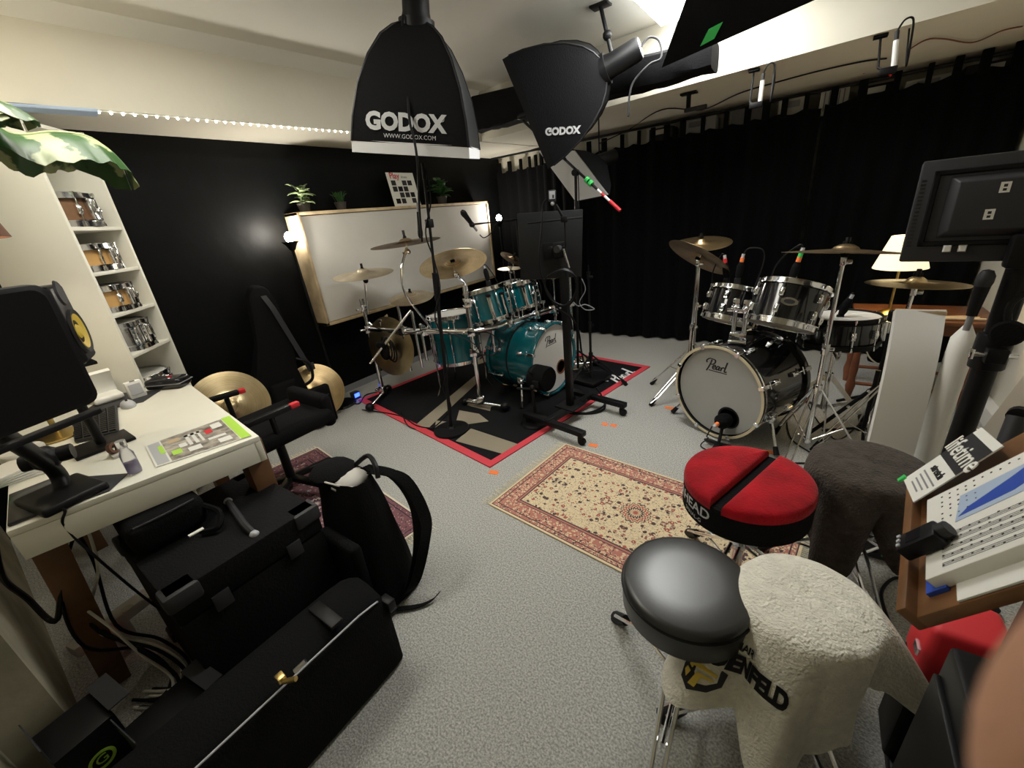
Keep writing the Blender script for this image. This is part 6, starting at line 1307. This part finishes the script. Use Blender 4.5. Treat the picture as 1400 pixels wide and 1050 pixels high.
# tall monitor seen from behind
Ym = 2.0; TL, BL = PY(1246, 222, Ym), PY(1229, 358, Ym); TLx = V((TL.x, Ym, TL.z)); wd = V((.985, -.10, 0)).normalized()*.52; nn = V((-.10, -.985, .12)).normalized(); upv = (TL-BL).normalized(); hgt = (TL-BL).length
t = thing('computer_monitor', 'thick black monitor seen from behind on a tall black stand', 'monitor', BL)
Mm = frame(BL, nn, wd); R3 = Mm.to_3x3()
sgn = 1 if (R3 @ V((0, 1, 0))).z > 0 else -1
def mb_(u0, u1, v0, v1, z0, z1, k=0): return MB().hull8([Mm @ V((u0, sgn*v0, z0)), Mm @ V((u1, sgn*v0, z0)), Mm @ V((u1, sgn*v1, z0)), Mm @ V((u0, sgn*v1, z0))], [Mm @ V((u0+k, sgn*(v0+k), z1)), Mm @ V((u1-k, sgn*(v0+k), z1)), Mm @ V((u1-k, sgn*(v1-k), z1)), Mm @ V((u0+k, sgn*(v1-k), z1))])
part('back_shell', mb_(0, .52, 0, hgt, -.045, .0), 'grey_dark', t, bevel=.006); part('screen', mb_(.015, .505, .015, hgt-.015, -.048, -.0452), 'screen', t)
for (u0, u1, v0, v1) in ((.035, .485, .05, .066), (.035, .485, hgt-.05, hgt-.034), (.035, .051, .05, hgt-.034), (.469, .485, .05, hgt-.034)): part('shell_ridge', mb_(u0, u1, v0, v1, 0, .010, .003), 'black', t)
part('electronics_box', mb_(.075, .445, .075, hgt-.055, 0, .035, .022), 'grey_dark', t, bevel=.004)
for i in range(18): part('vent_slot', mb_(.008, .020, .05+i*.012, .056+i*.012, -.0002, .001), 'ink', t)
for u, v in ((.185, .20), (.168, .125)):
    st = part('sticker', mb_(u, u+.022, v, v+.030, .0355, .0365), 'white', t); part('sticker_mark', mb_(u+.007, u+.015, v+.005, v+.012, .0366, .0370), 'ink', st); part('sticker_mark', mb_(u+.007, u+.015, v+.016, v+.024, .0366, .0370), 'ink', st)
for u in (.10, .135): part('bolt_cover', mb_(u, u+.020, .030, .052, .008, .02, .003), 'white', t)
pc = Mm @ V((.27, sgn*.05, .03)); b = V((pc.x+.02, pc.y+.03, 0))
t = thing('monitor_stand', 'tall black monitor stand with round tube mast', 'stand', b)
part('mast', MB().cyl(b+V((0, 0, .03)), V((b.x, b.y, pc.z+.12))-V((0, .09, 0))*0, .032, 18), 'black', t); part('mount_arm', MB().box(pc+V((.03, -.005, -.02)), (.12, .05, .10)), 'black', t, bevel=.01); part('clamp', MB().cyl(V((b.x, b.y, .78)), V((b.x, b.y, .90)), .045, 16).box((b.x, b.y-.05, .84), (.05, .04, .05)), 'black', t, bevel=.004); part('wing_bolt', MB().cyl((b.x-.05, b.y-.05, .84), (b.x+.05, b.y-.05, .84), .008).box((b.x-.055, b.y-.05, .84), (.012, .012, .035)), 'chrome', t, bevel=.002)
for a in (.9, 3.0, 5.1): part('leg', MB().bar(V((b.x, b.y, .10)), V((b.x+.34*math.cos(a), b.y+.34*math.sin(a), .02)), .05, .03), 'black', t, bevel=.005)
part('hub', MB().cyl(b+V((0, 0, .04)), b+V((0, 0, .16)), .05, 16), 'black', t)
mic('grey microphone clipped beside the tall monitor stand', PY(1352, 368, 1.95), PY(1338, 405, 1.95)-PY(1352, 368, 1.95), ln=.15, r=.022, head='grey_dark')
mic('brown tinted microphone clipped behind the tall monitor stand', PY(1396, 352, 2.05), PY(1385, 400, 2.05)-PY(1396, 352, 2.05), ln=.15, r=.026, head='lamp_brown')
t = thing('headphones', 'black headphones hanging at the tall monitor stand', 'headphones', PY(1375, 455, 1.95)); q = PY(1378, 455, 1.93); part('ear_cup', MB().lathe([(0, 0), (.035, 0), (.042, .015), (.035, .03), (0, .032)], 20, frame(q, (-.3, -1, .1))), 'black_soft', t); part('ear_cup', MB().lathe([(0, 0), (.035, 0), (.042, .015), (.035, .03), (0, .032)], 20, frame(q+V((.09, .02, -.02)), (-.3, -1, .1))), 'black_soft', t); part('headband', MB().tube(spline([q, q+V((-.01, .02, .09)), q+V((.05, .03, .14)), q+V((.1, .03, .08)), q+V((.09, .02, 0))], 5), .010, 8), 'black', t)
# table with lamp
Yt = 3.62; zt = PY(1215, 426, Yt).z; xt0, xt1 = PY(1165, 440, Yt).x, .95
t = thing('side_table', 'reddish brown wooden table with turned legs by the curtain', 'table', ((xt0+xt1)/2, Yt, 0))
part('top', MB().box(((xt0+xt1)/2, Yt, zt-.012), (xt1-xt0, .46, .024)), 'wood_table', t, bevel=.004); part('apron', MB().box(((xt0+xt1)/2, Yt, zt-.06), (xt1-xt0-.08, .38, .07)), 'wood_table', t)
for x in (xt0+.05, xt1-.05):
    for y in (Yt-.18, Yt+.18): part('leg', MB().lathe([(0, 0), (.016, 0), (.018, .03), (.028, .10), (.018, .16), (.024, .22), (.016, zt-.2), (.026, zt-.13), (.026, zt-.03), (0, zt-.03)], 14, T(x, y, 0)), 'wood_red', t)
for y in (Yt-.18, Yt+.18): part('stretcher', MB().cyl((xt0+.05, y, .12), (xt1-.05, y, .12), .012), 'wood_red', t)
lb_ = PY(1215, 426, Yt-.08); lb_.z = zt; sh = PY(1233, 366, Yt-.08); sx = V((lb_.x, lb_.y, 0)); shz = sh.z
t = thing('table_lamp', 'table lamp with glowing cream shade on the brown table', 'lamp', lb_)
part('foot', MB().lathe([(0, 0), (.062, 0), (.064, .008), (.045, .025), (.015, .035), (0, .035)], 28, MX.Translation(lb_)), 'brass', t); part('stem', MB().cyl(lb_+V((0, 0, .03)), V((lb_.x, lb_.y, shz+.10)), .007), 'brass', t)
part('shade', MB().lathe([(.135, 0), (.075, .19), (.0735, .19), (.1335, 0), (.135, 0)], 36, T(lb_.x, lb_.y, shz)), 'shade_cream', t)
l = bpy.data.lights.new('lamp_light', 'POINT'); l.energy = 2.2; l.color = (1, .80, .5); l.shadow_soft_size = .04; lo = bpy.data.objects.new('lamp_light', l); COL.objects.link(lo); lo.parent = t; lo.location = (0, 0, shz-zt+.08)
for i in range(3): single('drumstick', MB().cyl((lb_.x+.06+.015*i, Yt-.20+.012*i, zt+.009), (lb_.x+.42-.02*i, Yt-.16+.03*i, zt+.009), .0075, 8), 'wood_pale', 'pale drumstick lying on the brown table by the lamp', 'drumstick', 'drumsticks on the brown table')
t = thing('guitar_neck_stand', 'black padded stand head beside the table lamp', 'stand', (lb_.x-.02, Yt-.38, 0)); q = PY(1222, 440, Yt-.38); part('tube', MB().cyl((q.x, q.y, .02), (q.x, q.y, q.z), .016), 'black', t); part('head', MB().box((q.x, q.y, q.z+.02), (.07, .05, .10)), 'black_soft', t, bevel=.015); part('body_pad', MB().box((q.x, q.y+.02, q.z-.16), (.16, .05, .22)), 'black_soft', t, bevel=.03); 
for a in (.5, 2.6, 4.7): part('leg', MB().cyl((q.x, q.y, .14), (q.x+.2*math.cos(a), q.y+.2*math.sin(a), .012), .010), 'black', t)
# things by the right wall
t = thing('leaning_board', 'beige board leaning against the right wall', 'board', (XR-.08, 2.75, 0)); part('board', MB().hull8([V((XR-.16, 2.45, 0)), V((XR-.14, 2.45, 0)), V((XR-.14, 3.0, 0)), V((XR-.16, 3.0, 0))], [V((XR-.03, 2.45, .62)), V((XR-.01, 2.45, .62)), V((XR-.01, 3.0, .62)), V((XR-.03, 3.0, .62))]), 'carton', t, bevel=.003); part('edge_strip', MB().hull8([V((XR-.165, 2.44, 0)), V((XR-.135, 2.44, 0)), V((XR-.135, 2.46, 0)), V((XR-.165, 2.46, 0))], [V((XR-.035, 2.44, .63)), V((XR-.005, 2.44, .63)), V((XR-.005, 2.46, .63)), V((XR-.035, 2.46, .63))]), 'wood_pale', t)
p = G(1338, 603, .03); t = thing('power_adapter', 'white power adapter with tangled cables on the carpet by the wall', 'adapter', up(p, 0)); part('body', MB().box((p.x, p.y, .04), (.10, .13, .075)), 'white', t, bevel=.012); part('plug', MB().cyl((p.x-.02, p.y-.02, .075), (p.x-.02, p.y-.02, .095), .02, 12), 'black', t)
cable('white cable knot on the carpet beside the power adapter', [p+V((0, .06, .0)), p+V((-.06, .14, -.01)), p+V((.03, .22, -.015)), p+V((.10, .12, -.015)), p+V((.02, .02, .06)), p+V((-.07, .06, .0)), p+V((-.02, .26, -.015))], .005, 'cable_white')
cable('black cable trailing over the carpet beside the power adapter', [G(1310, 585, .008), G(1325, 570, .008), G(1345, 565, .008), G(1360, 580, .008), G(1345, 600, .008), G(1320, 608, .008)], .005)
cable('black cables crossing the carpet under the wooden music desk', [G(1165, 735, .008), G(1200, 755, .008), G(1235, 770, .008), G(1255, 800, .008), G(1225, 790, .008), G(1205, 810, .008), G(1215, 850, .008)], .006)
t = thing('tube_stand', 'dark grey tube leaning beside the sheet music', 'tube', up(PY(1372, 600, 1.35), 0)); q = PY(1365, 615, 1.35); q2 = PY(1392, 570, 1.6); part('tube', MB().cyl(V((q.x-.02, q.y-.1, .02)), q2, .022, 14), 'grey_dark', t); part('cap', MB().cyl(q2, q2+(q2-q)*.1, .024, 14), 'black', t)
t = thing('floor_box', 'grey plastic connector box on the carpet under the dark towel', 'box', G(1190, 752)); q = G(1190, 752); part('body', MB().box((q.x, q.y, .04), (.12, .10, .078)), 'grey_dark', t, bevel=.01); part('knob', MB().cyl((q.x, q.y-.05, .05), (q.x, q.y-.062, .05), .012), 'black', t); part('green_mark', MB().box((q.x+.04, q.y-.051, .03), (.03, .003, .012)), 'green', t)

# ------------------------------------------------------------------ wooden music desk with books
Z0 = .86; P0 = G(1250, 845, Z0); P1 = G(1258, 665, Z0); u = (P1-P0); Lb = u.length; u.normalize(); s = V((u.y, -u.x, 0)); s = s if s.x > 0 else -s
sl = R(58); s = (s*math.cos(sl)+V((0, 0, 1))*math.sin(sl)).normalized(); n = u.cross(s); n = n if n.z > 0 else -n
t = thing('music_desk', 'brown wooden music desk with a ledge holding open books', 'music stand', V((P0.x+.18, (P0.y+P1.y)/2+.15, 0)))
def q(a, b, c=0): return P0+u*a+s*b+n*c      # a along the ledge, b up the slope, c off the board
def qbox(a0, a1, b0, b1, c0, c1): return MB().hull8([q(a0, b0, c0), q(a1, b0, c0), q(a1, b1, c0), q(a0, b1, c0)], [q(a0, b0, c1), q(a1, b0, c1), q(a1, b1, c1), q(a0, b1, c1)])
part('board', qbox(0, Lb, 0, .42, -.018, 0), 'wood_desk', t, bevel=.003); part('ledge', qbox(0, Lb, -.012, .004, -.018, .016), 'wood_desk', t, bevel=.003)
part('column', MB().box((P0.x+.25, (P0.y+P1.y)/2+.14, .53), (.05, .05, 1.02)), 'black', t, bevel=.004); part('foot', MB().box((P0.x+.27, (P0.y+P1.y)/2+.16, .02), (.22, .22, .04)), 'black', t, bevel=.006)
# open music book
t = thing('music_book', 'open sheet music book with a blue picture on the wooden desk', 'book', q(.15, .1))
part('page_block', qbox(.035, .245, .035, .40, .001, .020), 'paper', t, bevel=.002); part('cover_edge', qbox(.03, .25, .022, .05, .0005, .006), 'blue', t); 
for k in range(5):
    a0 = .048+.016*k
    for ln_ in range(3): part('stave_line', qbox(a0+.0035*ln_, a0+.0035*ln_+.0006, .06, .385, .0202, .0206), 'grey', t)
rn = random.Random(3)
mb = MB()
for k in range(10):
    for i in range(26):
        b0 = .06+.0125*i; a0 = .048+.016*k+rn.random()*.007
        if k > 4: a0 = .16+.016*(k-5)+rn.random()*.007
        if k > 4 and b0 > .12 and k < 9: continue
        mb.v += [q(a0, b0, .0203), q(a0+.003, b0, .0203), q(a0+.003, b0+.003, .0203), q(a0, b0+.003, .0203), q(a0+.0005, b0+.0005, .0209), q(a0+.0025, b0+.0005, .0209), q(a0+.0025, b0+.0025, .0209), q(a0+.0005, b0+.0025, .0209)]
        o = len(mb.v)-8; mb.f += [[o+4, o+5, o+6, o+7], [o, o+1, o+5, o+4], [o+1, o+2, o+6, o+5], [o+2, o+3, o+7, o+6], [o+3, o, o+4, o+7]]
part('notes', mb, 'ink', t, kind='stuff')
def qpoly(pts, c0, c1): m = len(pts); return MB().add([q(a, b, c0) for a, b in pts]+[q(a, b, c1) for a, b in pts], [list(range(m))[::-1], list(range(m, 2*m))]+[(i, (i+1) % m, m+(i+1) % m, m+i) for i in range(m)])
part('picture', qpoly([(.140, .08), (.205, .09), (.215, .30), (.15, .36)], .0203, .0207), 'pale_blue', t); part('picture_figure', qpoly([(.150, .085), (.165, .10), (.19, .16), (.21, .20), (.20, .26), (.175, .25), (.172, .20), (.155, .16)], .0207, .0210), 'blue', t); part('picture_figure', qpoly([(.155, .25), (.185, .27), (.18, .31), (.16, .31)], .0207, .0210), 'blue', t)
single('loose_sheet', qbox(.002, .045, .06, .32, .0006, .003), 'white', 'plain white sheet lying beside the open music book', 'paper')
# flyer with black corner
t = thing('flyer', 'cream leaflet with large white letters on black above the music book', 'leaflet', q(.3, .05)); fM = frame(q(.315, .052, .024), n, -u*.97+s*.22); 
fs_ = 1 if (fM.to_3x3() @ V((0, 1, 0))).dot(s) > 0 else -1
def fq(x0, x1, y0, y1, z0, z1): return MB().hull8([fM @ V((x, fs_*y, z0)) for x, y in ((x0, y0), (x1, y0), (x1, y1), (x0, y1))], [fM @ V((x, fs_*y, z1)) for x, y in ((x0, y0), (x1, y0), (x1, y1), (x0, y1))])
part('sheet', fq(-.055, .055, -.05, .10, -.002, 0), 'paper', t); part('black_field', fq(-.055, .055, .025, .085, .0002, .0006), 'ink', t)
text('lifetime', .048, 'paper', fM @ MX.Translation((.0, fs_*.053, .0008)), t, bold=.0006); text('stretch', .021, 'ink', fM @ MX.Translation((.005, fs_*.006, .0006)), t, bold=.0003)
for k in range(4): part('text_line', fq(-.035+.004*k, .045-.006*k, -.012-.009*k, -.009-.009*k, .0002, .0006), 'grey', t)
part('pin', fq(-.062, -.05, -.058, -.043, .0, .004), 'green', t)
t = thing('field_recorder', 'small black field recorder lying on the open music book', 'recorder', q(.12, .06, .02)); part('body', qbox(.085, .125, .012, .072, .0212, .044), 'black', t, bevel=.005)
for k in range(3): part('button', qbox(.091+.011*k, .097+.011*k, .016, .021, .044, .046), 'silver_grey', t)
part('display', qbox(.092, .118, .030, .052, .0441, .0447), 'black_gloss', t); part('capsule', MB().cyl(q(.105, .070, .033), q(.105, .084, .033), .011), 'grey_dark', t)
# red and black cases below the desk
q_ = G(1262, 868, .50); t = thing('red_case', 'red and black case standing on the carpet below the wooden music desk', 'case', (q_.x+.10, q_.y+.09, 0)); part('lid', MB().box((q_.x+.085, q_.y+.09, .41), (.13, .13, .18)), 'red', t, bevel=.018, seg=3, label='red glossy lid'); part('body', MB().box((q_.x+.085, q_.y+.09, .173), (.128, .128, .29)), 'black', t, bevel=.01); part('foot', MB().box((q_.x+.10, q_.y+.09, .016), (.12, .13, .03)), 'black', t); part('latch', MB().box((q_.x+.02, q_.y+.06, .40), (.010, .03, .02)), 'chrome', t)
q2_ = G(1302, 893, .70); t = thing('black_cabinet', 'black cabinet standing under the wooden music desk beside the red case', 'cabinet', (q2_.x+.2, q2_.y-.15, 0)); xa, ya = q2_.x, q2_.y
part('body', MB().box((xa+.2, ya-.15, .37), (.40, .34, .66)), 'black', t, bevel=.01); part('door', MB().box((xa-.004, ya-.15, .35), (.010, .31, .58)), 'black', t, bevel=.003); part('foot', MB().box((xa+.2, ya-.15, .02), (.36, .30, .04)), 'black', t)
# ------------------------------------------------------------------ the hand at the edge of the lens
def hand():
    K = lambda r, u, f: CAM+CR*r+CU*u+CF*f
    ch = [  # chains of (point, radius); the first point of each finger joins the palm
        [((.20, -.30, -.10), .030), ((.125, -.20, -.07), .026), ((.085, -.140, -.048), .022), ((.070, -.105, -.030), .027), ((.066, -.075, -.012), .025)],
        [((.052, -.058, .006), .0105), ((.041, -.041, .024), .0088), ((.0405, -.0285, .0285), .0080), ((.048, -.0155, .0275), .0070)],
        [((.066, -.052, .004), .0105), ((.066, -.036, .028), .0090), ((.074, -.024, .030), .0082), ((.082, -.014, .022), .0070)],
        [((.080, -.056, -.002), .0100), ((.086, -.040, .022), .0086), ((.094, -.030, .024), .0078), ((.100, -.022, .014), .0066)],
        [((.090, -.066, -.010), .0090), ((.102, -.052, .010), .0076), ((.108, -.042, .012), .0068), ((.112, -.036, .004), .0058)],
        [((.052, -.085, -.022), .0125), ((.036, -.064, -.024), .0105), ((.026, -.046, -.022), .0095), ((.020, -.030, -.018), .0080)]]
    vs = []; es = []; rs = []
    for ci, c in enumerate(ch):
        pr = None
        for p, r in c:
            vs.append(K(*p)); rs.append(r)
            if pr is None and ci: es.append((4 if ci < 5 else 3, len(vs)-1))
            if pr is not None: es.append((pr, len(vs)-1))
            pr = len(vs)-1
    org = vs[0]; me = bpy.data.meshes.new('hand'); me.from_pydata([tuple(v-org) for v in vs], es, [])
    o = bpy.data.objects.new('person_hand', me); COL.objects.link(o); o.location = org; me.materials.append(MT['skin'])
    m = o.modifiers.new('skin', 'SKIN'); m.use_smooth_shade = True
    for i, sv in enumerate(me.skin_vertices[0].data): sv.radius = (rs[i], rs[i]); sv.use_root = (i == 0)
    s = o.modifiers.new('smooth', 'SUBSURF'); s.levels = 2; s.render_levels = 2
    ROOTM[o.name] = MX.Translation(org)
    tag(o, 'bare hand with a blurred finger reaching into the corner of the view', 'hand')
    t_, m_ = K(*ch[1][3][0]), K(*ch[1][2][0]); d = (t_-m_).normalized(); out = (CF*.8+CU*.2); out = (out-d*out.dot(d)).normalized()
    part('fingernail', MB().ball((0, 0, 0), .0052, 12, frame(t_+out*.0045, out, d), sc=(1.2, 1, .28)), 'skin', o)
hand()
